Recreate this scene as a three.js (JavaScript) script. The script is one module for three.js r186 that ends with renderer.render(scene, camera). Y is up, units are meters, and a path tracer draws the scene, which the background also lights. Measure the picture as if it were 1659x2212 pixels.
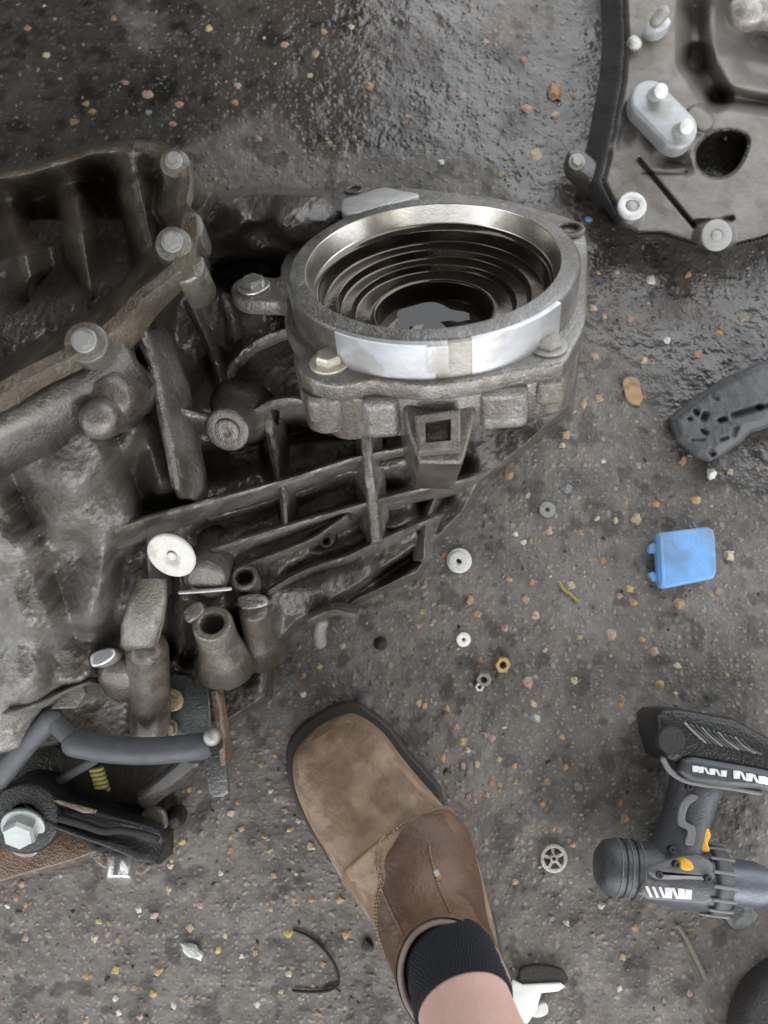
import * as THREE from 'three';
import { RoundedBoxGeometry } from 'three/addons/geometries/RoundedBoxGeometry.js';
import { mergeGeometries, mergeVertices, toCreasedNormals } from 'three/addons/utils/BufferGeometryUtils.js';

// ---------------------------------------------------------------- camera, sky, sun, exposure
const CY = 0.68, PITCH = 12 * Math.PI / 180, F = 1703, CU = 829.5, CV = 1106;   // lens in units of a 1659 x 2212 picture
const scene = new THREE.Scene();
const camera = new THREE.PerspectiveCamera(2 * Math.atan(CV / F) * 180 / Math.PI, 0.75, 0.02, 200);
camera.position.set(0, CY, 0);
camera.up.set(0, 0, -1);
camera.lookAt(0, CY - Math.cos(PITCH), -Math.sin(PITCH));
camera.focus = 0.585; camera.userData.fStop = 5;
scene.add(camera);
const renderer = new THREE.WebGLRenderer({ antialias: true });
renderer.toneMapping = THREE.LinearToneMapping;
renderer.toneMappingExposure = 1.42;
renderer.shadowMap.enabled = true;

const SUN = new THREE.Vector3(0.60, 0.66, 0.95).normalize();
{ // overcast sky: a grey dome, brighter around the veiled sun behind the photographer
  const W = 256, H = 128, d = new Float32Array(W * H * 4);
  for (let j = 0; j < H; j++) for (let i = 0; i < W; i++) {
    const th = (i / W - 0.5) * 2 * Math.PI, ph = ((j + 0.5) / H - 0.5) * Math.PI;
    const x = Math.cos(ph) * Math.cos(th), y = Math.sin(ph), z = Math.cos(ph) * Math.sin(th);
    const c = Math.max(0, x * SUN.x + y * SUN.y + z * SUN.z);
    const k = (y < 0 ? 0.12 : 1.9 + 0.3 * y + 1.2 * Math.pow(c, 4));
    const o = (j * W + i) * 4;
    d[o] = k * 0.97; d[o + 1] = k * 1.0; d[o + 2] = k * 1.04; d[o + 3] = 1;
  }
  const t = new THREE.DataTexture(d, W, H, THREE.RGBAFormat, THREE.FloatType);
  t.mapping = THREE.EquirectangularReflectionMapping; t.magFilter = t.minFilter = THREE.LinearFilter; t.needsUpdate = true;
  scene.background = t; scene.environment = t;
}
const sun = new THREE.DirectionalLight(0xfff4e6, 0.7);
sun.position.copy(SUN).multiplyScalar(5); sun.castShadow = true; sun.shadow.radius = 50;
sun.shadow.camera.left = sun.shadow.camera.bottom = -1.5; sun.shadow.camera.right = sun.shadow.camera.top = 1.5;
sun.shadow.mapSize.set(2048, 2048);
scene.add(sun); scene.add(sun.target);

// ---------------------------------------------------------------- helpers
const V = (x, y, z) => new THREE.Vector3(x, y, z);
const cp = Math.cos(PITCH), sp = Math.sin(PITCH);
const FWD = V(0, -cp, -sp), UPV = V(0, sp, -cp);
function ray(u, v) { return FWD.clone().multiplyScalar(F).add(V(u - CU, 0, 0)).addScaledVector(UPV, CV - v); }
function P(u, v, h) { const r = ray(u, v), t = (CY - h) / -r.y; return V(r.x * t, h, r.z * t); }           // point at height h on the sight line
function onPlane(u, v, o, n) { const r = ray(u, v), c = V(0, CY, 0); return c.addScaledVector(r, o.clone().sub(c).dot(n) / r.dot(n)); }
const mpu = (u, v, h) => P(u + 1, v, h).distanceTo(P(u, v, h));                                             // metres per unit there
const lerp = (a, b, t) => a + (b - a) * t, clamp = (x, a = 0, b = 1) => Math.min(b, Math.max(a, x));
const sstep = (a, b, x) => { const t = clamp((x - a) / (b - a)); return t * t * (3 - 2 * t); };
function rng(seed) { let s = seed >>> 0; return () => { s = (s + 0x6D2B79F5) | 0; let t = Math.imul(s ^ (s >>> 15), 1 | s); t = (t + Math.imul(t ^ (t >>> 7), 61 | t)) ^ t; return ((t ^ (t >>> 14)) >>> 0) / 4294967296; }; }
const NT = new Float32Array(65536); { const r = rng(11); for (let i = 0; i < 65536; i++) NT[i] = r(); }
function vn(x, y, per) { // value noise, optionally periodic
  let xi = Math.floor(x), yi = Math.floor(y); const fx = x - xi, fy = y - yi;
  const sx = fx * fx * (3 - 2 * fx), sy = fy * fy * (3 - 2 * fy);
  const m = (a) => per ? ((a % per) + per) % per : a & 255;
  const x0 = m(xi), x1 = m(xi + 1), y0 = m(yi), y1 = m(yi + 1), q = (a, b) => NT[((b & 255) * 256 + (a & 255)) & 65535];
  return lerp(lerp(q(x0, y0), q(x1, y0), sx), lerp(q(x0, y1), q(x1, y1), sx), sy);
}
function fbm(x, y, o = 4, per) { let s = 0, a = 0.5, n = 0; for (let i = 0; i < o; i++) { s += a * vn(x + i * 17, y + i * 31, per); n += a; a *= 0.5; if (per) { x *= 2; y *= 2; per *= 2; } else { const t = 1.62 * x - 1.18 * y; y = 1.18 * x + 1.62 * y; x = t; } } return s / n; }
function dots(x, y, fill, sd) { const i = Math.floor(x), j = Math.floor(y), q = (k) => NT[((j * 131 + k * 57 + sd) & 255) * 256 + ((i + k * 91) & 255)]; if (q(0) > fill) return [0, 0]; const r = 0.12 + 0.26 * q(1), dx = x - i - r - q(2) * (1 - 2 * r), dy = y - j - r - q(3) * (1 - 2 * r), an = q(4) * 6.3, u = dx * Math.cos(an) + dy * Math.sin(an), w = (dy * Math.cos(an) - dx * Math.sin(an)) * (1 + q(5)); return [sstep(1.05, 0.7, Math.hypot(u, w) / r), q(6)]; }
const segD = (x, y, ax, ay, bx, by) => { const dx = bx - ax, dy = by - ay, t = clamp(((x - ax) * dx + (y - ay) * dy) / (dx * dx + dy * dy || 1)); return Math.hypot(x - ax - dx * t, y - ay - dy * t); };
function polySD(p, x, y) { // signed distance, negative inside
  let d = 1e9, ins = false;
  for (let i = 0, j = p.length - 1; i < p.length; j = i++) {
    d = Math.min(d, segD(x, y, p[j][0], p[j][1], p[i][0], p[i][1]));
    if ((p[i][1] > y) !== (p[j][1] > y) && x < (p[j][0] - p[i][0]) * (y - p[i][1]) / (p[j][1] - p[i][1]) + p[i][0]) ins = !ins;
  }
  return ins ? -d : d;
}
const used = {};
function numbered(n) { const k = used[n] = (used[n] ?? -1) + 1; return k ? n + '_' + String(k).padStart(3, '0') : n; }
function tag(o, label, category, group) { o.userData.label = label; o.userData.category = category; if (group) o.userData.group = group; return o; }
function thing(name, label, category, group) { const g = new THREE.Group(); g.name = numbered(name); scene.add(g); return tag(g, label, category, group); }
function mesh(name, geo, mat, parent) {
  const m = new THREE.Mesh(geo, mat); m.name = parent === scene ? numbered(name) : name; m.castShadow = m.receiveShadow = true; parent.add(m); return m;
}
function planarUV(g, s) { // uv in metres, each face from the side it mostly looks to
  const q = g.index ? g.toNonIndexed() : g, p = q.attributes.position, uv = new Float32Array(p.count * 2), a = V(0, 0, 0), b = V(0, 0, 0), c = V(0, 0, 0);
  for (let i = 0; i < p.count; i += 3) {
    a.fromBufferAttribute(p, i); b.fromBufferAttribute(p, i + 1).sub(a); c.fromBufferAttribute(p, i + 2).sub(a); b.cross(c);
    const x = Math.abs(b.x), y = Math.abs(b.y), z = Math.abs(b.z);
    for (let k = i; k < i + 3; k++) {
      const X = p.getX(k), Y = p.getY(k), Z = p.getZ(k);
      if (y * 1.2 >= x && y * 1.2 >= z) { uv[2 * k] = X / s; uv[2 * k + 1] = Z / s; } else if (x > z) { uv[2 * k] = Z / s + 0.37; uv[2 * k + 1] = Y / s; } else { uv[2 * k] = X / s + 0.61; uv[2 * k + 1] = Y / s; }
    }
  }
  q.setAttribute('uv', new THREE.BufferAttribute(uv, 2)); return q;
}
function sheetUV(g, s) { const p = g.attributes.position, uv = new Float32Array(p.count * 2); for (let i = 0; i < p.count; i++) { uv[2 * i] = p.getX(i) / s; uv[2 * i + 1] = (p.getZ(i) - 0.8 * p.getY(i)) / s; } g.setAttribute('uv', new THREE.BufferAttribute(uv, 2)); return g; }
const clean = (g) => { const q = g.index ? g.toNonIndexed() : g; for (const k of Object.keys(q.attributes)) if (!['position', 'normal', 'uv'].includes(k)) q.deleteAttribute(k); return q; };
const merge = (...gs) => mergeGeometries(gs.flat().map(clean));
function along(g, o, dir) { // local +Y to dir, then to o
  const q = new THREE.Quaternion().setFromUnitVectors(V(0, 1, 0), dir.clone().normalize());
  return g.applyMatrix4(new THREE.Matrix4().compose(o, q, V(1, 1, 1)));
}
function lathe(prof, o, dir, seg = 40, a0 = 0, a1 = Math.PI * 2) { return along(new THREE.LatheGeometry(prof.map(p => new THREE.Vector2(p[0], p[1])), seg, a0, a1), o, dir); }
const smoothPath = (pts, n) => new THREE.CatmullRomCurve3(pts, false, 'centripetal').getPoints(n);
function tube(pts, r, seg = 24, rs = 10, capped = true) {
  const c = new THREE.CatmullRomCurve3(pts, false, 'centripetal'), g = [new THREE.TubeGeometry(c, seg, r, rs)];
  if (capped) for (const p of [pts[0], pts[pts.length - 1]]) g.push(new THREE.SphereGeometry(r, rs, 8).translate(p.x, p.y, p.z));
  return merge(g);
}
function loft(rings, closedEnds = true) { // rings: arrays of the same number of Vector3
  const n = rings[0].length, pos = [], idx = [];
  for (const r of rings) for (const p of r) pos.push(p.x, p.y, p.z);
  for (let i = 0; i < rings.length - 1; i++) for (let j = 0; j < n; j++) {
    const a = i * n + j, b = i * n + (j + 1) % n, c = a + n, d = b + n; idx.push(a, b, c, b, d, c);
  }
  if (closedEnds) for (const [i, flip] of [[0, 1], [rings.length - 1, 0]]) {
    const k = pos.length / 3, c = rings[i].reduce((s, p) => s.add(p), V(0, 0, 0)).divideScalar(n); pos.push(c.x, c.y, c.z);
    for (let j = 0; j < n; j++) { const a = i * n + j, b = i * n + (j + 1) % n; flip ? idx.push(k, b, a) : idx.push(k, a, b); }
  }
  const g = new THREE.BufferGeometry(); g.setAttribute('position', new THREE.Float32BufferAttribute(pos, 3)); g.setIndex(idx); g.computeVertexNormals(); return g;
}
// raised cast rib along a path of [u, v, h]; w and ht in metres; up = rib direction
function rib(path, w, ht, depth = 0.02, up = V(0, 1, 0.25), n = 24) {
  const pts = smoothPath(path.map(p => P(...p)), n), U = up.clone().normalize();
  const prof = [[-0.95, -depth], [-0.62, ht * 0.4], [-0.5, ht * 0.8], [-0.32, ht * 0.97], [0, ht], [0.32, ht * 0.97], [0.5, ht * 0.8], [0.62, ht * 0.4], [0.95, -depth]];
  const rings = pts.map((p, i) => {
    const t = pts[Math.min(i + 1, n)].clone().sub(pts[Math.max(i - 1, 0)]).normalize(), s = t.clone().cross(U).normalize();
    const wob = 1 + 0.12 * (vn(i * 0.7, w * 9000) - 0.5);
    return prof.map(([a, b]) => p.clone().addScaledVector(s, a * w * wob).addScaledVector(U, b + (b > 0 ? 0.0012 * (vn(i * 0.9, a * 3 + 7) - 0.5) : 0)));
  });
  return planarUV(toCreasedNormals(loft(rings), 0.9), 0.3);
}
// flat slab: outline in picture units at its real height, real thickness downwards, bevelled
function slab(poly, h, th, bev = 0.002, smooth = false) {
  let pts = poly.map(([u, v]) => P(u, v, h));
  if (smooth) pts = new THREE.CatmullRomCurve3(pts, true, 'centripetal').getPoints(poly.length * 6).slice(0, -1);
  const s = new THREE.Shape(pts.map(p => new THREE.Vector2(p.x, -p.z)));
  const g = new THREE.ExtrudeGeometry(s, { depth: Math.max(0.0005, th - 2 * bev), bevelEnabled: true, bevelThickness: bev, bevelSize: bev, bevelOffset: -bev, bevelSegments: 3, curveSegments: 6 });
  g.rotateX(-Math.PI / 2); g.translate(0, h - th + bev, 0); return planarUV(toCreasedNormals(g, 0.6), 0.3);
}
// relief sheet: height function over an area, drawn as one surface that falls to the ground outside its outline
function relief(u0, v0, u1, v1, step, hf, cf, s = 0.17) {
  const nu = Math.ceil((u1 - u0) / step), nv = Math.ceil((v1 - v0) / step), pos = [], col = [], idx = [];
  const keep = new Uint8Array((nu + 1) * (nv + 1));
  for (let j = 0; j <= nv; j++) for (let i = 0; i <= nu; i++) {
    const u = u0 + i * step, v = v0 + j * step, h = hf(u, v), p = P(u, v, Math.max(h, -0.03));
    keep[j * (nu + 1) + i] = h > -0.02 ? 1 : 0;
    pos.push(p.x, p.y, p.z); if (cf) col.push(...cf(u, v, h));
  }
  for (let j = 0; j < nv; j++) for (let i = 0; i < nu; i++) {
    const a = j * (nu + 1) + i, b = a + 1, c = a + nu + 1, d = c + 1;
    if (keep[a] || keep[b] || keep[c] || keep[d]) idx.push(a, c, b, b, c, d);
  }
  const g = new THREE.BufferGeometry(); g.setAttribute('position', new THREE.Float32BufferAttribute(pos, 3));
  if (cf) g.setAttribute('color', new THREE.Float32BufferAttribute(col, 3));
  g.setIndex(idx); g.computeVertexNormals(); return sheetUV(g, s);
}
const idw = (pts) => (u, v) => { let a = 0, b = 0; for (const [x, y, h] of pts) { const d = (u - x) ** 2 + (v - y) ** 2 + 120, w = 1 / (d * d); a += w * h; b += w; } return a / b; };
// features: [au, av, bu, bv, radius, amplitude, softness]
const feats = (list) => (u, v) => { let s = 0; for (const [a, b, c, d, r, k, e] of list) { const q = segD(u, v, a, b, c, d); if (q < r + e) s += k * (1 - sstep(r - e, r + e, q)); } return s; };
function hexBolt(o, dir, r, ht, washer = 1.5) {
  const head = new THREE.CylinderGeometry(r * 0.86, r, ht * 0.25, 6).translate(0, ht * 0.875, 0), low = new THREE.CylinderGeometry(r, r, ht * 0.75, 6).translate(0, ht * 0.375, 0);
  const gs = [toCreasedNormals(head, 0.3), toCreasedNormals(low, 0.3)];
  if (washer) gs.push(new THREE.LatheGeometry([[0, -0.002], [r * washer, -0.002], [r * washer, 0.0008], [r * washer * 0.94, 0.0016], [0, 0.0016]].map(p => new THREE.Vector2(...p)), 24));
  return planarUV(along(merge(gs), o, dir), 0.2);
}
function ringGeo(o, dir, ro, ri, t) { const b = t * 0.25; return planarUV(lathe([[ri, 0], [ro - b, 0], [ro, b], [ro, t - b], [ro - b, t], [ri + b, t], [ri, t - b], [ri, 0]], o, dir, 36), 0.1); }

// ---------------------------------------------------------------- textures and materials
function tex(n, f, srgb, rep = true) {
  const d = new Uint8Array(n * n * 4);
  for (let j = 0; j < n; j++) for (let i = 0; i < n; i++) { const c = f(i / n, j / n), o = (j * n + i) * 4; d[o] = 255 * clamp(c[0]); d[o + 1] = 255 * clamp(c[1]); d[o + 2] = 255 * clamp(c[2]); d[o + 3] = 255; }
  const t = new THREE.DataTexture(d, n, n, THREE.RGBAFormat); t.magFilter = THREE.LinearFilter; t.minFilter = THREE.LinearMipmapLinearFilter; t.generateMipmaps = true;
  if (rep) t.wrapS = t.wrapT = THREE.RepeatWrapping; if (srgb) t.colorSpace = THREE.SRGBColorSpace; t.needsUpdate = true; return t;
}
const toS = (x) => x <= 0.0031308 ? 12.92 * x : 1.055 * Math.pow(x, 1 / 2.4) - 0.055;
const lin = (r, g, b, k = 1) => [toS(clamp(r * k)), toS(clamp(g * k)), toS(clamp(b * k))];
const rgb = (r, g, b) => new THREE.Color().setRGB(r, g, b);
const TILE = 1.7;   // metres of ground per texture tile
// wet and oily patches: [x, z, radius] in metres, with ragged outlines
const wetSpots = [[0.02, -0.60, 0.16], [0.34, -0.30, 0.2], [0.26, -0.38, 0.16], [-0.45, -0.60, 0.32], [-0.15, -0.72, 0.2], [0.45, -0.5, 0.25], [0.2, -0.52, 0.2], [-0.33, 0.0, 0.2], [0.1, -0.8, 0.22], [0.42, -0.26, 0.16]];
function wetAt(x, z) {
  let m = 0; for (const [a, b, r] of wetSpots) m = Math.max(m, 1 - Math.hypot(x - a, z - b) / r);
  return sstep(0.0, 0.22, m * 1.0 - 0.16 + 0.8 * (fbm(x * 9 + 40, z * 9 + 40, 5) - 0.5));
}
const GN = 2048;
const grit = (x, z) => [dots(x * 210, z * 210, 0.35, 1), dots(x * 130 + 7, z * 130, 0.28, 9), dots(x * 330, z * 330 + 5, 0.4, 21)];
const mirrored = (t) => { t.wrapS = t.wrapT = THREE.MirroredRepeatWrapping; return t; };
const groundMap = mirrored(tex(GN, (s, t) => {
  const x = s * TILE - 0.85, z = t * TILE - 1.05;
  const a = fbm(x * 14 + 80, z * 14 + 80, 5), b = fbm(x * 95 + 9, z * 95 + 40, 3), e = fbm(x * 5 + 33, z * 5 + 60, 4), cr = vn(x * 520 + z * 130, z * 520 - x * 130);
  const k = 0.113 + 0.12 * (a - 0.5) + 0.085 * (b - 0.5) + 0.035 * (cr - 0.5);
  let r = k * 1.07, g = k * 0.985, bl = k * 0.89;
  const rust = sstep(0.52, 0.68, e); r += 0.016 * rust; g += 0.005 * rust;
  const gt = grit(x, z);
  for (let i = 0; i < 3; i++) { const m = gt[i][0] * 0.62, h = gt[i][1], c = h < 0.3 ? [0.30, 0.26, 0.20] : h < 0.45 ? [0.32, 0.20, 0.11] : h < 0.6 ? [0.28, 0.21, 0.18] : h < 0.75 ? [0.05, 0.048, 0.045] : [0.24, 0.25, 0.25]; r = lerp(r, c[0], m); g = lerp(g, c[1], m); bl = lerp(bl, c[2], m); }
  const dk = sstep(0.60, 0.72, fbm(x * 60 + 11, z * 60 + 5, 3)); r *= 1 - 0.5 * dk; g *= 1 - 0.5 * dk; bl *= 1 - 0.5 * dk;
  const w = wetAt(x, z), m = 1 - 0.58 * w;
  return lin(r * m, g * m, bl * m);
}, true));
const groundBump = mirrored(tex(GN, (s, t) => {
  const x = s * TILE - 0.85, z = t * TILE - 1.05, gt = grit(x, z);
  const k = 0.35 * fbm(x * 40 + 3, z * 40, 3) + 0.4 * fbm(x * 150, z * 150 + 8, 3) + 0.12 * gt[0][0] + 0.2 * gt[1][0] + 0.08 * gt[2][0]; return [k, k, k];
}));
const groundRough = mirrored(tex(1024, (s, t) => {
  const x = s * TILE - 0.85, z = t * TILE - 1.05, w = wetAt(x, z), k = lerp(0.72 + 0.3 * (fbm(x * 35, z * 35, 3) - 0.5), 0.24 + 0.55 * Math.max(0, fbm(x * 30, z * 30, 3) - 0.4), w); return [k, k, k];
}));
const M = {};
M.ground = new THREE.MeshPhysicalMaterial({ ior: 1.65, map: groundMap, bumpMap: groundBump, bumpScale: 0.0036, roughnessMap: groundRough, roughness: 1, metalness: 0 });
// grimy cast aluminium: grey metal skin with brown oil film and scuffs
const castMap = tex(1024, (s, t) => {
  const a = fbm(s * 8, t * 8, 5, 8), b = fbm(s * 40 + 3, t * 40, 4, 40), c = vn(s * 300, t * 300, 300);
  const film = sstep(0.42, 0.62, a * 0.7 + b * 0.3), k = 0.85 + 0.5 * (b - 0.5) + 0.25 * (c - 0.5);
  const sc = sstep(0.60, 0.75, fbm(s * 34 + 2, t * 34 + 5, 4)) * 0.16;
  const r = lerp(0.78, 0.50, film) * k + sc, g = lerp(0.765, 0.455, film) * k + sc, bl = lerp(0.745, 0.41, film) * k + sc;
  return lin(r, g, bl);
}, true);
const castBump = tex(1024, (s, t) => { const k = 0.6 * fbm(s * 60, t * 60, 4, 60) + 0.4 * vn(s * 340, t * 340, 340); return [k, k, k]; });
const castRough = tex(512, (s, t) => { const k = 0.20 + 0.46 * fbm(s * 20, t * 20, 4, 20); return [k, k, k]; });
const mk = (c, o = {}) => new THREE.MeshPhysicalMaterial({ clearcoat: 0.7, clearcoatRoughness: 0.22, color: rgb(...c.map(q => q * (q < 1 ? 0.88 : 0.86))), map: castMap, bumpMap: castBump, bumpScale: 0.0012, roughnessMap: castRough, roughness: 1, metalness: 0.35, ...o });
M.castV = mk([1, 1, 1], { vertexColors: true });
M.cast = mk([0.19, 0.18, 0.17]);
M.castDark = mk([0.10, 0.09, 0.08]);
M.castPale = mk([0.42, 0.41, 0.40], { metalness: 0.6 });
M.lug = mk([0.43, 0.42, 0.41], { metalness: 0.5 });
M.castBrown = mk([0.16, 0.125, 0.095]);
const brushMap = tex(512, (s, t) => { const k = 0.86 + 0.2 * (fbm(s * 40, t * 90, 3) - 0.5) + 0.25 * (fbm(s * 10, t * 10, 4, 10) - 0.5); const d = sstep(0.62, 0.75, fbm(s * 12 + 5, t * 12, 4, 12)); return lin(k * (1 - 0.16 * d), k * (1 - 0.19 * d), k * (1 - 0.23 * d)); }, true);
const plain = (c, rough, metal, o = {}) => new THREE.MeshStandardMaterial({ color: rgb(...c), map: brushMap, roughness: rough, metalness: metal, bumpMap: castBump, bumpScale: 0.0003, ...o });
M.machined = plain([0.62, 0.63, 0.65], 0.4, 0.85, { bumpScale: 0.0001 });
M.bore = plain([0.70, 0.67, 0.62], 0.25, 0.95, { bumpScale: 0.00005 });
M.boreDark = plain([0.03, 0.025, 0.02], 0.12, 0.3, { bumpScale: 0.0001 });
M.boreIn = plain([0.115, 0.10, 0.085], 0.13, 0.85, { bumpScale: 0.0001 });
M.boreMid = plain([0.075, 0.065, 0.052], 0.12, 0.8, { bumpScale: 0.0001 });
M.oil = new THREE.MeshStandardMaterial({ color: rgb(0.012, 0.009, 0.006), roughness: 0.06, metalness: 0 });
M.rim = mk([0.30, 0.30, 0.29], { metalness: 0.5 });
M.bolt = plain([0.72, 0.72, 0.70], 0.3, 0.9);
M.boltDull = plain([0.42, 0.41, 0.38], 0.5, 0.7);
M.gold = plain([0.70, 0.58, 0.36], 0.35, 0.8);
M.cream = plain([0.74, 0.70, 0.60], 0.4, 0.6);
M.worn = plain([0.46, 0.46, 0.45], 0.38, 0.6);
M.steelWhite = plain([0.78, 0.79, 0.77], 0.45, 0.35);
M.dirtyWhite = mk([0.85, 0.83, 0.78], { metalness: 0 });
M.plasticWhite = plain([0.74, 0.73, 0.67], 0.5, 0);
M.black = plain([0.018, 0.018, 0.018], 0.4, 0, { bumpScale: 0.0008 });
M.blackMatt = plain([0.03, 0.028, 0.026], 0.75, 0, { bumpScale: 0.001 });
M.greyPlastic = plain([0.10, 0.105, 0.11], 0.5, 0, { bumpScale: 0.0006 });
M.slate = plain([0.070, 0.076, 0.086], 0.42, 0, { bumpScale: 0.0004 });
M.hose = plain([0.09, 0.095, 0.105], 0.38, 0.1);
M.teal = mk([0.20, 0.25, 0.24], { metalness: 0.2 });
M.rust = mk([0.24, 0.15, 0.095], { metalness: 0 });
M.yellow = plain([0.80, 0.42, 0.03], 0.4, 0);
M.yellowPaint = plain([0.34, 0.33, 0.10], 0.6, 0);
const dirtBlue = tex(256, (s, t) => { const d = sstep(0.5, 0.7, fbm(s * 5, t * 5, 5, 5)), k = 1 + 0.25 * (fbm(s * 30, t * 30, 3, 30) - 0.5); return lin(lerp(0.16, 0.14, d) * k, lerp(0.36, 0.21, d) * k, lerp(0.68, 0.31, d) * k); }, true);
M.blue = new THREE.MeshStandardMaterial({ map: dirtBlue, roughness: 0.42, bumpMap: castBump, bumpScale: 0.0005 });

// ---------------------------------------------------------------- ground
const gh = (x, z) => 0.006 * (fbm(x * 7 + 50, z * 7 + 50, 3) - 0.5) + 0.003 * (fbm(x * 40 + 50, z * 40 + 50, 3) - 0.5);
function axis(lo, hi, st, far) { const a = []; for (let x = lo; x <= hi + 1e-9; x += st) a.push(x); let s = st; while (a[a.length - 1] < far) { s *= 1.7; a.push(a[a.length - 1] + s); } s = st; while (a[0] > -far) { s *= 1.7; a.unshift(a[0] - s); } return a; }
const ground = (() => {
  const xs = axis(-0.7, 0.7, 0.0036, 60), zs = axis(-0.85, 0.4, 0.0036, 60), pos = [], uv = [], idx = [];
  for (const z of zs) for (const x of xs) { const n = Math.max(Math.abs(x) - 0.7, Math.abs(z + 0.22) - 0.63) > 0.01 ? 0 : 1; pos.push(x, n ? gh(x, z) : -0.002, z); uv.push((x + 0.85) / TILE, (z + 1.05) / TILE); }
  const W = xs.length; for (let j = 0; j < zs.length - 1; j++) for (let i = 0; i < W - 1; i++) { const a = j * W + i; idx.push(a, a + W, a + 1, a + 1, a + W, a + W + 1); }
  const g = new THREE.BufferGeometry(); g.setAttribute('position', new THREE.Float32BufferAttribute(pos, 3)); g.setAttribute('uv', new THREE.Float32BufferAttribute(uv, 2)); g.setIndex(idx); g.computeVertexNormals();
  const m = mesh('ground', g, M.ground, scene); m.userData.kind = 'structure'; m.userData.label = 'worn oily tarmac yard with small tan and orange stones showing through'; return m;
})();
const G = (u, v) => { const p = P(u, v, 0); p.y = gh(p.x, p.z); return p; };
// stones set in the tarmac
const pebbleTex = tex(256, (s, t) => { const k = 0.85 + 0.5 * (fbm(s * 8, t * 8, 4, 8) - 0.5) + 0.2 * (vn(s * 60, t * 60, 60) - 0.5), d = sstep(0.5, 0.75, fbm(s * 5 + 3, t * 5, 4, 5)); return lin(k * (1 - 0.45 * d), k * (1 - 0.47 * d), k * (1 - 0.5 * d)); }, true);
const PC = { t: [0.52, 0.42, 0.28], o: [0.43, 0.265, 0.14], p: [0.43, 0.30, 0.24], w: [0.66, 0.64, 0.58], g: [0.26, 0.29, 0.30], y: [0.55, 0.42, 0.16], d: [0.05, 0.045, 0.04] };
const PM = {}; for (const k in PC) PM[k] = [0, 1, 2].map(i => new THREE.MeshStandardMaterial({ color: rgb(...PC[k].map((c, j) => c * (0.74 + 0.16 * i) * (1 + 0.05 * (i - 1) * (j - 1)))), map: pebbleTex, roughness: 0.5 + 0.1 * i }));
const pebbleGeos = []; for (let k = 0; k < 8; k++) {
  const g = mergeVertices(new THREE.IcosahedronGeometry(1, 1).deleteAttribute('normal').deleteAttribute('uv')), p = g.attributes.position, r = rng(50 + k);
  const e = 0.75 + 0.45 * r(); for (let i = 0; i < p.count; i++) { const f = 0.72 + 0.5 * r(); p.setXYZ(i, p.getX(i) * f * e, p.getY(i) * f * 0.55, p.getZ(i) * f); }
  g.computeVertexNormals(); pebbleGeos.push(planarUV(toCreasedNormals(g, 0.5), 2.5));
}
const pr = rng(3); let pebbleCount = 0;
function pebble(u, v, r, c, parent = ground) {
  if (r < 8) r *= 0.8 + 0.5 * pr();
  const p = G(u, v), m = new THREE.Mesh(pebbleGeos[pr() * 8 | 0], PM[c][pr() * 3 | 0]), s = r * mpu(u, v, 0) * 0.95;
  m.name = pebbleCount++ ? 'pebble_' + String(pebbleCount - 1).padStart(3, '0') : 'pebble'; m.position.copy(p); m.position.y -= s * 0.16; m.scale.set(s, s, s); m.rotation.set((pr() - 0.5) * 0.5, pr() * 6.28, (pr() - 0.5) * 0.5); m.castShadow = m.receiveShadow = true; parent.add(m); return m;
}
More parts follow.
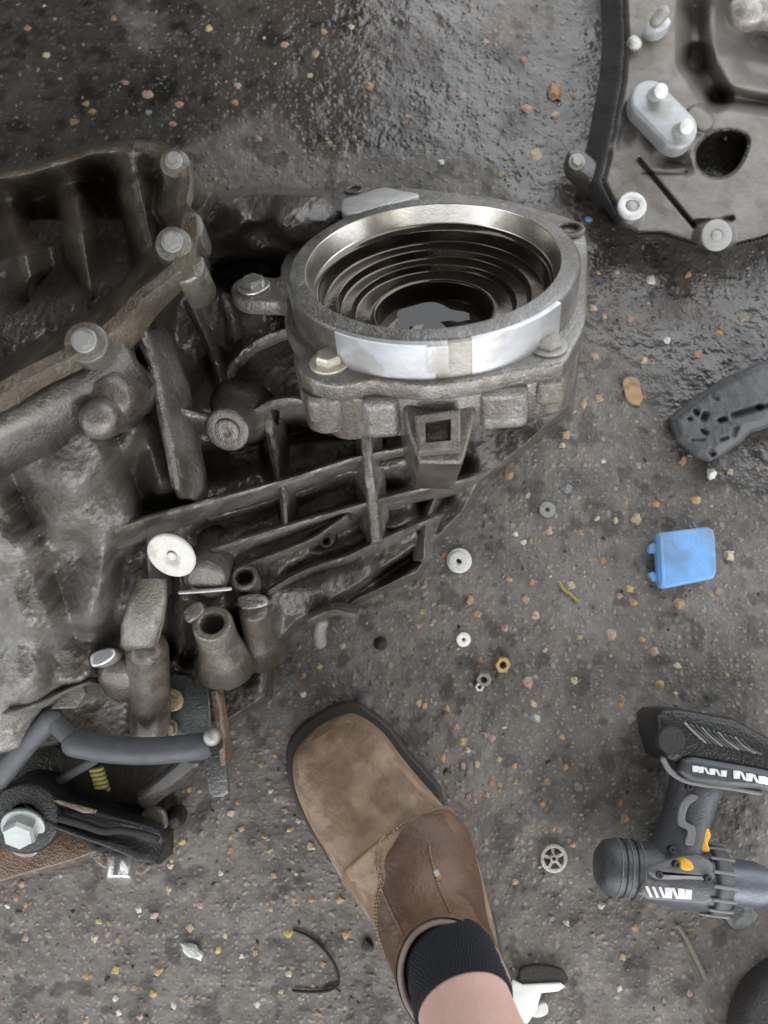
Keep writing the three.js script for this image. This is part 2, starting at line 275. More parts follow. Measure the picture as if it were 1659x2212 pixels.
const seen = `1222 940 13 t,1215 962 10 t,1475 995 14 o,1098 1027 13 o,1185 1145 12 p,1140 1070 9 p,1225 1055 14 g,1415 1090 11 o,1375 1120 15 t,1330 1125 9 t,1290 1120 8 t,960 1198 9 o,1575 1200 16 t,
1465 1303 15 o,1015 1295 13 o,1030 1325 12 o,1140 1470 15 p,1240 1470 10 t,1320 1375 14 p,1410 1410 12 p,1340 1510 11 o,1150 1550 11 g,1050 1590 9 p,1000 1600 10 y,1010 1620 8 w,985 1570 8 o,965 1530 7 o,
1075 1640 10 t,1030 1650 9 t,1060 1690 8 o,1110 1655 8 o,1180 1690 8 o,1340 1735 10 o,1350 1770 10 o,409 1706 8 y,430 1707 8 p,595 1630 8 o,565 1650 8 o,585 1707 7 t,597 1725 7 p,515 1731 8 o,500 1755 11 p,
522 1790 7 p,500 1806 9 o,572 1804 9 o,395 1816 8 y,372 1832 9 o,645 1772 8 w,627 1790 7 y,710 1845 7 y,500 1835 10 o,372 1857 6 t,370 1870 8 t,477 1885 7 w,640 1885 7 t,592 1890 9 t,765 1900 10 t,782 1932 10 w,
735 1942 12 o,675 1942 9 o,700 1935 8 p,635 1942 8 o,585 1960 7 t,435 1952 8 p,300 1962 10 w,335 1977 12 p,367 1920 9 t,48 1907 11 p,132 1890 6 w,35 1935 12 p,57 1952 8 o,17 1957 8 w,167 1847 7 t,55 2025 10 p,
205 2027 10 t,215 1990 9 y,255 2030 9 t,412 2002 12 t,487 2020 8 t,472 2050 10 y,550 2057 9 o,522 2065 7 w,622 2012 12 y,747 2015 12 o,697 2082 9 o,625 2102 9 t,250 2095 12 y,342 2095 13 o,185 2107 11 o,332 2145 10 y,
250 2157 8 w,412 2155 8 p,375 2170 10 w,555 2170 9 w,257 2187 7 w,80 2190 10 p,185 2207 8 p,607 2142 8 t,1062 1595 11 p,1007 1622 9 t,1214 1592 8 o,1152 1520 10 t,1160 1552 11 w,905 1517 9 t,917 1525 9 o,955 1637 11 o,
1000 1654 9 p,1112 1690 8 o,1080 1695 8 o,1222 1660 9 o,1010 1722 9 p,1052 1717 8 p,1172 1737 9 o,1197 1790 9 o,1240 1827 8 p,1112 1905 8 t,1300 1957 10 w,1372 2004 11 o,1225 1994 7 w,1190 1985 9 g,1345 2067 10 t,
1337 2135 9 w,1490 2145 8 p,1340 1522 10 o,1362 1554 9 p,1404 1614 9 o,1250 1702 14 g,1292 862 12 t,1260 872 12 t,1280 770 14 p,1504 767 14 o,1500 1082 12 o,1575 1020 9 t,1385 1382 11 o,1367 1302 11 o,1360 1272 11 y,
1155 1332 12 t,1252 1377 9 t,1177 1405 8 p,1090 1357 10 p,910 1322 8 y,902 1352 7 p,1037 1427 9 o,1462 1440 10 t,1100 1252 9 o,1150 1257 8 o,1130 1172 8 w,1232 1265 13 t,1135 1295 12 p,1554 1277 12 p,1302 1212 10 o,
102 120 10 t,320 205 15 p,322 243 9 g,200 243 10 o,185 226 9 o,160 265 11 o,512 182 10 p,507 220 11 o,387 222 11 o,800 185 13 o,615 97 11 p,682 115 11 t,247 42 9 o,670 162 9 t,712 310 10 t,270 180 9 p,372 267 10 p,
997 205 12 p,1199 250 12 t,1140 240 16 t,1155 335 17 t,952 350 10 w,1080 375 11 t,1404 605 13 w,1484 595 10 o,1360 687 11 p,1280 665 11 t,1554 720 11 o,1304 685 9 t,1215 820 9 p,1390 780 10 t,1600 690 9 o,655 1500 8 w,
690 1440 8 y,740 1395 9 t,720 1480 7 p,655 1460 9 o,1440 735 9 w,1330 590 9 p,1250 610 9 t,1290 590 8 o,880 250 9 p,760 60 9 t,450 60 9 y,560 300 8 p,60 60 10 o,1050 90 9 p,900 80 9 g,1130 130 10 p`;
for (const e of seen.split(',')) { const [u, v, r, c] = e.trim().split(/\s+/); pebble(+u, +v, +r, c); }
{ const r = rng(21), keys = 'ttopppwgyod'; while (pebbleCount < 295) { const u = r() * 1659, v = r() * 2212, q = r(); if (fbm(u / 130 + 4, v / 130, 3) < .44 + .2 * q) continue; pebble(u, v, 3.5 + 9 * r() ** 3, keys[r() * keys.length | 0]); } }
{ // the countless small grit
  const r = rng(8), n = 5200, g = new THREE.InstancedMesh(pebbleGeos[2], new THREE.MeshStandardMaterial({ map: pebbleTex, roughness: 0.6 }), n), m = new THREE.Matrix4(), q = new THREE.Quaternion(), e = new THREE.Euler(), c = new THREE.Color();
  const ks = 'ttoppgwddddgg';
  for (let i = 0; i < n; i++) {
    const x = (r() - 0.5) * 1.4, z = -0.95 + 1.35 * r(), s = 0.0006 + 0.0014 * r() * r(), k = PC[ks[r() * ks.length | 0]], b = 0.45 + 0.5 * r();
    e.set(r() - 0.5, r() * 6.3, r() - 0.5); m.compose(V(x, gh(x, z) + s * 0.1, z), q.setFromEuler(e), V(s, s, s * (1 + r() * 0.6))); g.setMatrixAt(i, m); g.setColorAt(i, c.setRGB(k[0] * b, k[1] * b, k[2] * b));
  }
  g.name = 'gravel'; g.userData.kind = 'stuff'; g.receiveShadow = g.castShadow = true; ground.add(g);
}

// ---------------------------------------------------------------- unseen wall and roof, added to darken the upper left and limit the sky
{
  const wall = thing('added_wall', 'unseen dark wall added beyond the upper left of the yard to block the sky', 'wall'); wall.userData.kind = 'structure';
  mesh('wall_face', planarUV(new THREE.BoxGeometry(4.2, 3.0, 0.2).translate(-2.1, 1.5, -1.06), 0.8), new THREE.MeshStandardMaterial({ color: rgb(.07, .062, .055), map: castMap, bumpMap: castBump, bumpScale: .002, roughness: .9 }), wall);
  const roof = thing('added_canopy', 'unseen grey sheet roof added overhead to limit the sky light, open in front and behind', 'added_canopy'); roof.userData.kind = 'structure';
  mesh('roof_sheet', planarUV(new THREE.BoxGeometry(8, 0.08, 3.3).translate(0.9, 2.45, 0.55), 0.8), new THREE.MeshStandardMaterial({ color: rgb(.75, .75, .74), map: brushMap, roughness: .8 }), roof);  // added roof; its pale underside bounces fill light into the shadows
  for (const x of [-0.9, 1.9, 4.6]) mesh('rafter', planarUV(new THREE.BoxGeometry(0.08, 0.14, 3.2).translate(x, 2.33, 0.55), 0.8), new THREE.MeshStandardMaterial({ color: rgb(.15, .14, .13), map: castMap, roughness: .8 }), roof);
  for (const x of [1.9, 4.6]) mesh('post', planarUV(new THREE.BoxGeometry(0.09, 2.26, 0.09).translate(x, 1.13, 2.0), 0.8), new THREE.MeshStandardMaterial({ color: rgb(.15, .14, .13), map: castMap, roughness: .8 }), roof);
  mesh('plinth', planarUV(new THREE.BoxGeometry(4.2, 0.16, 0.06).translate(-2.1, 0.08, -0.93), 0.8), new THREE.MeshStandardMaterial({ color: rgb(.05, .047, .044), map: castMap, roughness: .9 }), wall);
}

// ---------------------------------------------------------------- the gearbox
const gearbox = thing('gearbox', 'large dirty cast gearbox lying on its side with a round open bore and bell housing', 'gearbox');
{
  const outline = [[-160, 470], [300, 470], [440, 470], [470, 425], [560, 415], [700, 420], [735, 450], [1000, 520], [1240, 640], [1243, 760], [1230, 880], [1140, 960], [1040, 1040], [1000, 1110], [935, 1175], [905, 1240], [850, 1262], [780, 1292], [750, 1312], [690, 1322], [640, 1345], [600, 1392], [585, 1440], [580, 1505], [490, 1560], [300, 1600], [150, 1600], [-160, 1660]];
  const base = idw([[500, 470, .135], [620, 470, .135], [560, 440, .12], [560, 520, .11], [545, 590, .05], [500, 580, .055], [560, 700, .10], [450, 750, .085], [620, 800, .11], [400, 720, .09], [470, 660, .09],
    [330, 800, .15], [345, 1000, .14], [300, 720, .17], [450, 1000, .095], [550, 1000, .098], [700, 950, .095], [850, 1000, .088], [980, 1000, .06], [1100, 930, .05], [1200, 850, .055],
    [700, 1100, .085], [850, 1100, .07], [950, 1100, .045], [600, 1180, .085], [750, 1220, .07], [860, 1200, .05], [450, 1150, .10], [350, 1150, .11], [300, 1250, .105], [450, 1280, .09], [550, 1300, .078], [640, 1290, .07],
    [550, 1450, .04], [450, 1450, .045], [150, 1000, .185], [230, 950, .19], [50, 1100, .165], [250, 1100, .16], [200, 1250, .13], [100, 1300, .13], [40, 1450, .105], [160, 1440, .095], [280, 1440, .05], [200, 1540, .03], [350, 1520, .025],
    [930, 570, .09], [750, 600, .10], [1100, 580, .09], [930, 800, .105], [750, 850, .11], [1100, 850, .09], [-50, 1000, .18], [0, 800, .15], [200, 700, .14], [100, 500, .1]]);
  const f = feats([
    [500, 588, 595, 572, 24, -.06, 16], [560, 470, 700, 470, 40, .018, 40], [465, 470, 440, 520, 20, -.01, 20],                      // round drum between the housings
    [165, 935, 180, 1110, 55, .020, 50], [242, 920, 310, 1090, 16, -.028, 34], [310, 930, 345, 1040, 14, .012, 24], [15, 1000, 85, 1160, 14, -.026, 40], [120, 1240, 165, 1370, 12, -.016, 40], [225, 1190, 195, 1330, 26, .022, 34], [40, 1230, 50, 1450, 55, .020, 55], [255, 1190, 245, 1330, 10, -.010, 24],
    [385, 930, 405, 1020, 18, -.035, 12], [415, 1010, 640, 960, 30, -.012, 22], [620, 925, 760, 915, 26, -.03, 14], [590, 940, 590, 1010, 20, -.012, 18],          // dark pockets under the web
    [820, 960, 900, 950, 24, -.028, 14], [830, 1050, 990, 1000, 24, -.012, 18], [640, 1110, 760, 1060, 26, -.010, 16], [440, 1150, 600, 1080, 20, -.008, 16], [690, 1170, 790, 1130, 16, -.009, 14],
    [840, 1110, 960, 1070, 16, -.010, 14], [640, 1240, 800, 1190, 18, -.006, 18], [730, 1310, 900, 1200, 12, -.02, 10], [355, 1230, 360, 1400, 18, -.03, 18], [395, 1320, 400, 1420, 14, -.015, 14], [505, 1330, 510, 1450, 12, -.02, 14],
    [575, 1330, 560, 1480, 16, .015, 26], [610, 1280, 690, 1270, 30, .012, 40], [470, 790, 430, 850, 25, -.015, 25], [580, 640, 660, 660, 20, -.02, 20],
  ]);
  const H = (u, v) => {
    const d = polySD(outline, u, v); if (d > 30) return -0.03;
    const b = base(u, v) + f(u, v) + 0.004 * (fbm(u / 45, v / 45, 4) - 0.5) + 0.0016 * (fbm(u / 9, v / 9, 2) - 0.5);
    return lerp(b, -0.03, sstep(-5, 20, d));
  };
  const C = (u, v) => { // oil-brown in the middle, greyer bare metal at the left, with ragged borders
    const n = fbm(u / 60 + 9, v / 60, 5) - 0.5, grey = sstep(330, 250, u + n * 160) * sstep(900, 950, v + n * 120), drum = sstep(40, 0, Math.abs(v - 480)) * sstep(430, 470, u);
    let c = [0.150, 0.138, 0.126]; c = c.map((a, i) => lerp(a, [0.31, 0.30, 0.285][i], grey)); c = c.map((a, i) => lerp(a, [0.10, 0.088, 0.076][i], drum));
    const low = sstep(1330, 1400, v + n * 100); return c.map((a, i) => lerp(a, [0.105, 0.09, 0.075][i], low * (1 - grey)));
  };
  mesh('housing', relief(-165, 380, 1275, 1640, 3.2, H, C), M.castV, gearbox);

  // bell housing: rim, bowl and outer wall
  const rimLine = [[-160, 395], [-40, 380], [60, 365], [190, 325], [290, 312], [345, 318], [392, 345], [400, 390], [392, 440], [412, 470], [410, 520], [395, 560], [352, 600], [300, 640], [245, 700], [150, 760], [60, 805], [-20, 850], [-160, 905]];
  const rimH = idw([[-160, 395, .13], [60, 365, .14], [190, 325, .15], [345, 318, .17], [400, 390, .19], [412, 480, .205], [395, 560, .215], [245, 700, .235], [60, 805, .25], [-100, 880, .26]]);
  const bf = feats([[215, 330, 240, 590, 22, -.022, 34], [285, 340, 330, 560, 26, .022, 34], [165, 430, 200, 640, 16, .024, 24], [110, 400, 150, 640, 16, -.02, 30], [40, 420, 70, 600, 26, .02, 30], [220, 340, 250, 560, 34, -.03, 26], [60, 400, 130, 640, 26, -.03, 30], [150, 420, 190, 620, 20, .014, 24], [280, 350, 330, 520, 34, .012, 34], [15, 480, 60, 620, 26, .014, 30], [95, 620, 110, 690, 20, -.045, 18], [110, 675, 180, 668, 10, -.03, 16], [230, 640, 300, 610, 14, -.02, 18], [180, 700, 100, 740, 20, .01, 26]]);
  const B = (u, v) => {
    const d = polySD(rimLine, u, v); if (d > 50) return -0.03;
    const r = rimH(u, v), inD = -d;
    let h = inD > 0 ? lerp(r - 0.004, Math.min(r - 0.045, 0.13) + 0.8 * bf(u, v), sstep(6, 70, inD)) : lerp(r - 0.004, -0.03, sstep(2, 16, d));
    return h + 0.002 * (fbm(u / 20, v / 20, 3) - 0.5);
  };
  const BC = (u, v) => { const k = sstep(-0.15, 0.15, fbm(u / 38 + 3, v / 38, 5) - 0.5); return [lerp(0.20, 0.155, k), lerp(0.165, 0.132, k), lerp(0.125, 0.108, k)]; };
  const bell = mesh('bell_housing', relief(-165, 290, 460, 920, 3.2, B, BC), M.castV, gearbox);
  { // flange lip that runs round the mouth of the bell housing
    const pts = smoothPath(rimLine.slice(4).map(([u, v]) => P(u, v, rimH(u, v))), 70);
    const rings = pts.map((p, i) => {
      const t = pts[Math.min(i + 1, 70)].clone().sub(pts[Math.max(i - 1, 0)]).normalize(), s = t.clone().cross(V(0, 1, 0)).normalize();   // towards the outside of the bend
      const k = i / 70, w = lerp(0.003, 0.0042, sstep(0, 0.25, k)), th = lerp(0.010, 0.03, sstep(0.35, 0.8, k));
      return [[-w, -th], [-w, -0.0012], [-w * 0.82, 0], [w * 0.82, 0], [w, -0.0012], [w, -th]].map(([a, b]) => p.clone().addScaledVector(s, -a).add(V(0, b, 0)));
    });
    mesh('flange', planarUV(toCreasedNormals(loft(rings), 0.7), 0.2), mk([0.20, 0.17, 0.13]), bell);
    const edge = rings.slice(38).map(r => r[1].clone().add(V(0, 0.0012, 0)));
  }
  for (const [u, v, h, r, c] of [[378, 353, .186, .0046, 'worn'], [375, 528, .214, .0052, 'worn'], [186, 740, .24, .0056, 'worn']]) {
    const o = P(u, v, h); mesh('boss', planarUV(lathe([[0, 0.002], [r * 2.1, 0.002], [r * 2.3, -0.001], [r * 2.5, -0.02], [r * 3.6, -0.045], [0, -0.045]], o, V(0.1, 1, 0.15), 28), 0.2), mk([0.24, 0.23, 0.20]), gearbox);
    mesh('bolt', hexBolt(o.clone().add(V(0, 0.003, 0)), V(0.05, 1, 0.25), r, r * 1.1, 1.35), M[c], gearbox);
  }
  mesh('lug', slab([[395, 455], [430, 462], [436, 500], [418, 512], [395, 505]], .205, .03, .003, true), mk([0.24, 0.23, 0.20]), gearbox);
  mesh('lug', slab([[395, 560], [436, 552], [440, 580], [415, 605], [385, 610]], .205, .04, .003, true), mk([0.25, 0.24, 0.21]), gearbox);
  // thick side of the flange and what hangs below it
  const skirt = [[[255, 715, .225], [180, 778, .232], [90, 825, .24], [0, 872, .245], [-120, 925, .25]]];
  mesh('flange_side', (() => { const a = smoothPath(skirt[0].map(p => P(...p)), 30), rings = a.map(p => { const q = p.clone(); return [q.clone().add(V(0, -.006, -.004)), q.clone().add(V(0.004, -0.007, 0.006)), q.clone().add(V(0.010, -0.022, 0.016)), q.clone().add(V(0.012, -0.04, 0.02)), q.clone().add(V(-0.01, -0.06, 0.0))]; }); return planarUV(loft(rings), 0.3); })(), mk([0.13, 0.125, 0.12]), gearbox);
  mesh('knob', planarUV(lathe([[0, .012], [.006, .0115], [.010, .009], [.0125, .004], [.014, -.02], [.018, -.05], [0, -.05]], P(218, 905, .215), V(0.1, 0.9, 0.5), 28), 0.2), mk([0.20, 0.18, 0.165]), gearbox);
  mesh('boss', planarUV(lathe([[0, .02], [.013, .018], [.019, .010], [.021, -.02], [.022, -.05], [0, -.05]], P(240, 860, .20), V(0.05, 0.9, 0.5), 28), 0.2), mk([0.15, 0.13, 0.115]), gearbox);

  // ----- the round bore: its own frame, axis leaning away from the viewer
  const nrm = V(-0.085, Math.cos(0.575), -Math.sin(0.575)).normalize(), O = P(932, 560, .198);
  const X = V(1, 0, 0).addScaledVector(nrm, -nrm.x).normalize(), Z = X.clone().cross(nrm).normalize();   // X, nrm, Z
  const R = 274 * mpu(932, 560, .198), k = R / 0.084;
  const put = (g) => planarUV(g.applyMatrix4(new THREE.Matrix4().makeBasis(X, nrm, Z).setPosition(O)), 0.25);
  const lt = (pr, a0 = 0, a1 = 6.28319, seg = 96) => put(new THREE.LatheGeometry(pr.map(p => new THREE.Vector2(p[0] * k, p[1] * k)), seg, a0, a1));
  const bore = mesh('bore_ring', lt([[.0845, 0], [.0935, 0], [.0955, -.001], [.0968, -.003], [.0968, -.05], [.095, -.052]]), M.rim, gearbox);
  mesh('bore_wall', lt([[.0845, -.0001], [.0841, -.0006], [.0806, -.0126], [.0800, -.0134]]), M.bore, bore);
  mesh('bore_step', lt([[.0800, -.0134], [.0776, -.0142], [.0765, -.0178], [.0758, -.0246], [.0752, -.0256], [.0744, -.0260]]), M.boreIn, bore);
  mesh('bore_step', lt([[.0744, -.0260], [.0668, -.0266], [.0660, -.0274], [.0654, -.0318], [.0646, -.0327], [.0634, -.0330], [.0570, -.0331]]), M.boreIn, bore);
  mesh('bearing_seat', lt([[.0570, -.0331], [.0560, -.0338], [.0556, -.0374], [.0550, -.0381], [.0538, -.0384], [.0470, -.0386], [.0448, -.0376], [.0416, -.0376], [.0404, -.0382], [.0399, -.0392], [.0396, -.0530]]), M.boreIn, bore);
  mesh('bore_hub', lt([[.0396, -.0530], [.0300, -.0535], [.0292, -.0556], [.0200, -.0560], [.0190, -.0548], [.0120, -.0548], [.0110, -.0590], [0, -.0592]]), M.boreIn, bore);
  mesh('oil_pool', (() => { const c = O.clone().addScaledVector(nrm, -.0560 * k).addScaledVector(Z, -.010 * k), g = new THREE.CylinderGeometry(.026, .026, .0012, 60), p = g.attributes.position; for (let i = 0; i < p.count; i++) { const an = Math.atan2(p.getZ(i), p.getX(i)), f = 1 + .12 * Math.sin(an * 3 + 1) + .06 * Math.sin(an * 7); p.setXYZ(i, p.getX(i) * 1.25 * f, p.getY(i), p.getZ(i) * .6 * f); } return g.translate(c.x, c.y, c.z); })(), M.oil, bore);
  const FY = -.0255 * k, fo = O.clone().addScaledVector(nrm, FY), loc = (u, v, y = FY) => { const p = onPlane(u, v, O.clone().addScaledVector(nrm, y), nrm).sub(O); return [p.dot(X), p.dot(Z)]; };
  const ears = [[498, 622], [515, 602], [555, 594], [600, 598], [606, 572], [640, 520], [690, 478], [712, 440], [726, 398], [745, 388], [775, 396], [800, 412], [860, 404], [950, 412], [1080, 428], [1170, 452], [1235, 472], [1262, 500], [1268, 600], [1262, 700], [1240, 745], [1215, 782], [1160, 792], [1080, 796], [1000, 806], [900, 812], [800, 818], [745, 832], [690, 826], [650, 806], [640, 786], [652, 762], [680, 745], [690, 712], [650, 690], [612, 652], [560, 648], [515, 642]];
  const shp = (list, y, inset = 0) => { let p = list.map(([u, v]) => { const [a, b] = loc(u, v, y), q = V(a, -b, 0); if (list.length > 10 && q.length() < .1035 * k) q.setLength(.1035 * k); return q; }); p = new THREE.CatmullRomCurve3(p, true, 'centripetal').getPoints(150).slice(0, -1); const s = 1 - inset; const o = new THREE.Shape(p.map(q => new THREE.Vector2(q.x * s, q.y * s))); if (list.length > 10) { const h = new THREE.Path(); h.absarc(0, 0, .091 * k, 0, Math.PI * 2, true); o.holes.push(h); } return o; };
  const ext = (s, th, yTop, bev = .002) => { const g = new THREE.ExtrudeGeometry(s, { depth: th - 2 * bev, bevelEnabled: true, bevelThickness: bev, bevelSize: bev, bevelOffset: -bev, bevelSegments: 3 }); g.rotateX(-Math.PI / 2); g.translate(0, yTop - th + bev, 0); return put(toCreasedNormals(g, 0.6)); };
  mesh('mounting_flange', ext(shp(ears, FY), .013, FY), mk([0.36, 0.35, 0.335], { metalness: .5 }), gearbox);
  const under = [[640, 790], [700, 690], [760, 560], [900, 480], [1100, 470], [1225, 520], [1250, 640], [1228, 772], [1140, 792], [990, 806], [860, 812], [740, 826]];
  mesh('bore_casing', ext(shp(under, FY, .03), .034, FY - .012, .004), mk([0.30, 0.28, 0.26], { metalness: .45 }), gearbox);
  // machined silver pads on the outside of the bore ring
  const ang = (u, v) => { const [a, b] = loc(u, v, 0); return Math.atan2(a, b); };
  const arc = (u0, v0, u1, v1, y0, y1, r = .0990) => { const a = ang(u0, v0), b = ang(u1, v1), lo = Math.min(a, b), hi = Math.max(a, b); return lt([[.0955, y0], [r - .0008, y0], [r, y0 - .0008], [r, y1]], lo, hi - lo, 40); };
  mesh('machined_pad', arc(722, 712, 938, 745, -.001, -.0262), M.machined, gearbox);
  mesh('machined_pad', arc(1022, 735, 1212, 650, -.001, -.0262), M.machined, gearbox);
  mesh('machined_pad', arc(936, 746, 1024, 736, -.0015, -.0262, .0985), plain([0.40, 0.385, 0.355], 0.45, 0.7, { bumpScale: .0003 }), gearbox);
  mesh('machined_pad', lt([[.0945, -.0012], [.1000, -.0012], [.1008, -.002], [.1008, -.02]], ang(930, 748) - 0.02, 0.12, 12), plain([0.6, 0.6, 0.58], 0.3, 0.85, { bumpScale: .0001 }), gearbox);
  mesh('machined_face', ext(shp([[742, 430], [775, 420], [830, 404], [862, 410], [905, 420], [850, 440], [790, 455], [745, 462]], -.004), .012, -.004, .0015), plain([0.5, 0.5, 0.49], 0.5, 0.5), gearbox);
  const at = (u, v, y) => { const [a, b] = loc(u, v, y); return O.clone().addScaledVector(X, a).addScaledVector(nrm, y).addScaledVector(Z, b); };
  for (const [u, v, r, m] of [[548, 619, .0085, 'bolt'], [712, 784, .0088, 'cream'], [1186, 748, .008, 'boltDull']]) mesh('bolt', hexBolt(at(u, v, FY + .001), nrm, r, r * 0.8, 1.45), M[m], gearbox);
  mesh('bolt_hole', planarUV(lathe([[.0045, -.012], [.0045, .002], [.008, .002], [.0085, .001], [.0085, -.012]], at(765, 412, FY), nrm, 24), .1), M.cast, gearbox);
  mesh('bolt_hole', planarUV(lathe([[.007, -.012], [.007, .003], [.0115, .003], [.0125, .002], [.0125, -.012]], at(1228, 500, FY), nrm, 28), .1), M.cast, gearbox);
  // lugs and bosses on the wall under the flange
  const col = (u, v, v1, r, m, name = 'boss') => { const a = at(u, v, FY - .012), dn = nrm.clone().multiplyScalar(-1), len = onPlane(u, v1, a, Z.clone()).distanceTo(a); mesh(name, planarUV(along(new THREE.CylinderGeometry(r, r * 0.93, len, 30).translate(0, len / 2, 0), a, dn), .2), m, gearbox); };
  const pad = (u, v0, v1, hw, m) => { const a = at(u, v0, FY - .012), len = onPlane(u, v1, a, Z.clone()).distanceTo(a), g = new RoundedBoxGeometry(hw * 2, len, .026, 3, .006).translate(0, -len / 2, -.006); mesh('lug', planarUV(g.applyMatrix4(new THREE.Matrix4().makeBasis(X, nrm, Z).setPosition(a)), .17), m, gearbox); };
  pad(820, 854, 938, .0118, M.lug); pad(1087, 832, 918, .0158, M.lug); pad(1188, 806, 868, .010, mk([0.3, 0.27, 0.235])); pad(700, 846, 908, .0125, mk([0.22, 0.2, 0.18])); col(1190, 790, 866, .012, mk([0.3, 0.26, 0.22]));
  col(700, 832, 905, .015, mk([0.20, 0.17, 0.15])); col(752, 822, 912, .018, mk([0.2, 0.175, 0.15]));
  { // square connector port
    const port = mesh('port', slab([[868, 862], [882, 850], [1030, 840], [1034, 855], [1026, 905], [1005, 985], [998, 1002], [905, 1000], [880, 930]], .213, .07, .004), mk([0.19, 0.17, 0.15]), gearbox);
    mesh('port_frame', (() => { const q = [[902, 902], [990, 888], [990, 965], [908, 972]], i = [[918, 914], [974, 905], [974, 952], [920, 957]]; const s = new THREE.Shape(q.map(([u, v]) => { const p = P(u, v, .222); return new THREE.Vector2(p.x, -p.z); })); s.holes.push(new THREE.Path(i.map(([u, v]) => { const p = P(u, v, .222); return new THREE.Vector2(p.x, -p.z); }))); const g = new THREE.ExtrudeGeometry(s, { depth: .014, bevelEnabled: true, bevelThickness: .0015, bevelSize: .0015, bevelSegments: 2 }); g.rotateX(-Math.PI / 2); g.translate(0, .207, 0); return planarUV(g, .2); })(), mk([0.30, 0.27, 0.245]), port);
    mesh('port_pin', slab([[920, 916], [972, 908], [972, 950], [922, 955]], .214, .008, .001), mk([0.2, 0.17, 0.15]), port);
  }
  // ----- ribs of the casting
  const pale = mk([0.31, 0.298, 0.285], { metalness: 0.5 }), mid = mk([0.22, 0.208, 0.196], { metalness: 0.45 });  // ribs coloured lighter than the housing: light they catch is put into the colour
  const surf = (u, v) => base(u, v) + 0.5 * f(u, v);
  function rb(path, w, rise, m = pale, lift = 0) {
    const n = 40, c = new THREE.CatmullRomCurve3(path.map(p => V(p[0], p[1], 0)), false, 'centripetal'), U = V(0, 1, 0.12).normalize();
    const q = c.getSpacedPoints(n); let hs = q.map(p => surf(p.x, p.y)); for (let k = 0; k < 60; k++) hs = hs.map((h, i) => (h + hs[Math.max(0, i - 1)] + hs[Math.min(n, i + 1)]) / 3);
    const tops = q.map((p, i) => { const e = Math.min(i, n - i) / n, t = sstep(0, 0.055, e); return P(p.x, p.y, hs[i] + lift + lerp(-0.004, rise, t)); });
    const prof = [[-1.9, -.05], [-1.75, -rise - .003], [-1.15, -rise * .86], [-.78, -rise * .55], [-.6, -rise * .2], [-.42, -.0012], [0, 0], [.42, -.0012], [.6, -rise * .2], [.78, -rise * .55], [1.15, -rise * .86], [1.75, -rise - .003], [1.9, -.05]];
    const rings = tops.map((p, i) => { const t = tops[Math.min(i + 1, n)].clone().sub(tops[Math.max(i - 1, 0)]).normalize(), s = t.clone().cross(U).normalize(); return prof.map(([a, b]) => p.clone().addScaledVector(s, a * w * .8).addScaledVector(U, b + .0007 * (vn(i * .6, a * 2 + w * 5000) - .5))); });
    mesh('rib', planarUV(toCreasedNormals(loft(rings), 1.0), 0.17), m, gearbox);
  }
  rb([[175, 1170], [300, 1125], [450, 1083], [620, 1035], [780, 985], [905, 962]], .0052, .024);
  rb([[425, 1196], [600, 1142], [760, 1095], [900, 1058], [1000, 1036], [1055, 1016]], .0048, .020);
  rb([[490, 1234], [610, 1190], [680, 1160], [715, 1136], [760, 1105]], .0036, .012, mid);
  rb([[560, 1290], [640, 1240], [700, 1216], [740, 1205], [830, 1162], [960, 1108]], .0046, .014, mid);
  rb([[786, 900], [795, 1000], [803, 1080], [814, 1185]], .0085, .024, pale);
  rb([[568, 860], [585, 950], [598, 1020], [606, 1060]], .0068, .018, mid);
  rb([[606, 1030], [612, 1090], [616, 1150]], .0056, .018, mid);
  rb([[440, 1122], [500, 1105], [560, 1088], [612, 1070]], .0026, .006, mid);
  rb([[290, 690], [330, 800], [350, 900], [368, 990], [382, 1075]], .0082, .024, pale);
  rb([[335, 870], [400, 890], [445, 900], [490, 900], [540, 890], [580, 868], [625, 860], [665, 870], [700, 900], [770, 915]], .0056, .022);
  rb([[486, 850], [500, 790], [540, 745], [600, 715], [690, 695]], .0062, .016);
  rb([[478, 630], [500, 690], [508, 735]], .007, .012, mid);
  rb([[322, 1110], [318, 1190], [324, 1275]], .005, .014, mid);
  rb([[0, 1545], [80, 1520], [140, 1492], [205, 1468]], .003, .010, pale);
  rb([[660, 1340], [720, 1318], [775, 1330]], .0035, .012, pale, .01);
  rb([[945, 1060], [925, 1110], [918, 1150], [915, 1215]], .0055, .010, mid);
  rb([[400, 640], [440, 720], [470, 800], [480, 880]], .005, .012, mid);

  // ----- bosses
  const bs = (u, v, h, r, hole, len, m, dir = V(0.05, 1, 0.35)) => mesh('boss', planarUV(lathe(hole ? [[0, -len * .5], [hole, -len * .5], [hole, -.001], [hole + .0012, 0], [r - .0015, 0], [r, -.0015], [r * 1.04, -len * .45], [r * 1.22, -len * .7], [r * 1.7, -len], [0, -len]] : [[0, .001], [r * .6, .0008], [r - .002, -.0005], [r, -.003], [r * 1.04, -len * .45], [r * 1.22, -len * .7], [r * 1.7, -len], [0, -len]], P(u, v, h), dir, 36), .2), m, gearbox);
  bs(490, 930, .135, .0165, .0085, .04, mk([0.20, 0.185, 0.17]), V(-0.15, 0.75, 0.6));
  mesh('plug', planarUV(lathe([[0, 0], [.003, 0], [.0036, .0012], [.0085, .0012], [.0095, 0], [.0095, -.01], [0, -.01]], P(490, 932, .134), V(-0.15, 0.75, 0.6), 28), .2), mk([0.26, 0.22, 0.2]), gearbox);
  bs(458, 1345, .115, .0145, .0085, .06, mk([0.30, 0.275, 0.24]), V(0, 0.85, -0.4));
  bs(527, 1245, .100, .0105, .0062, .05, mk([0.22, 0.20, 0.175]), V(0, 0.85, -0.25));
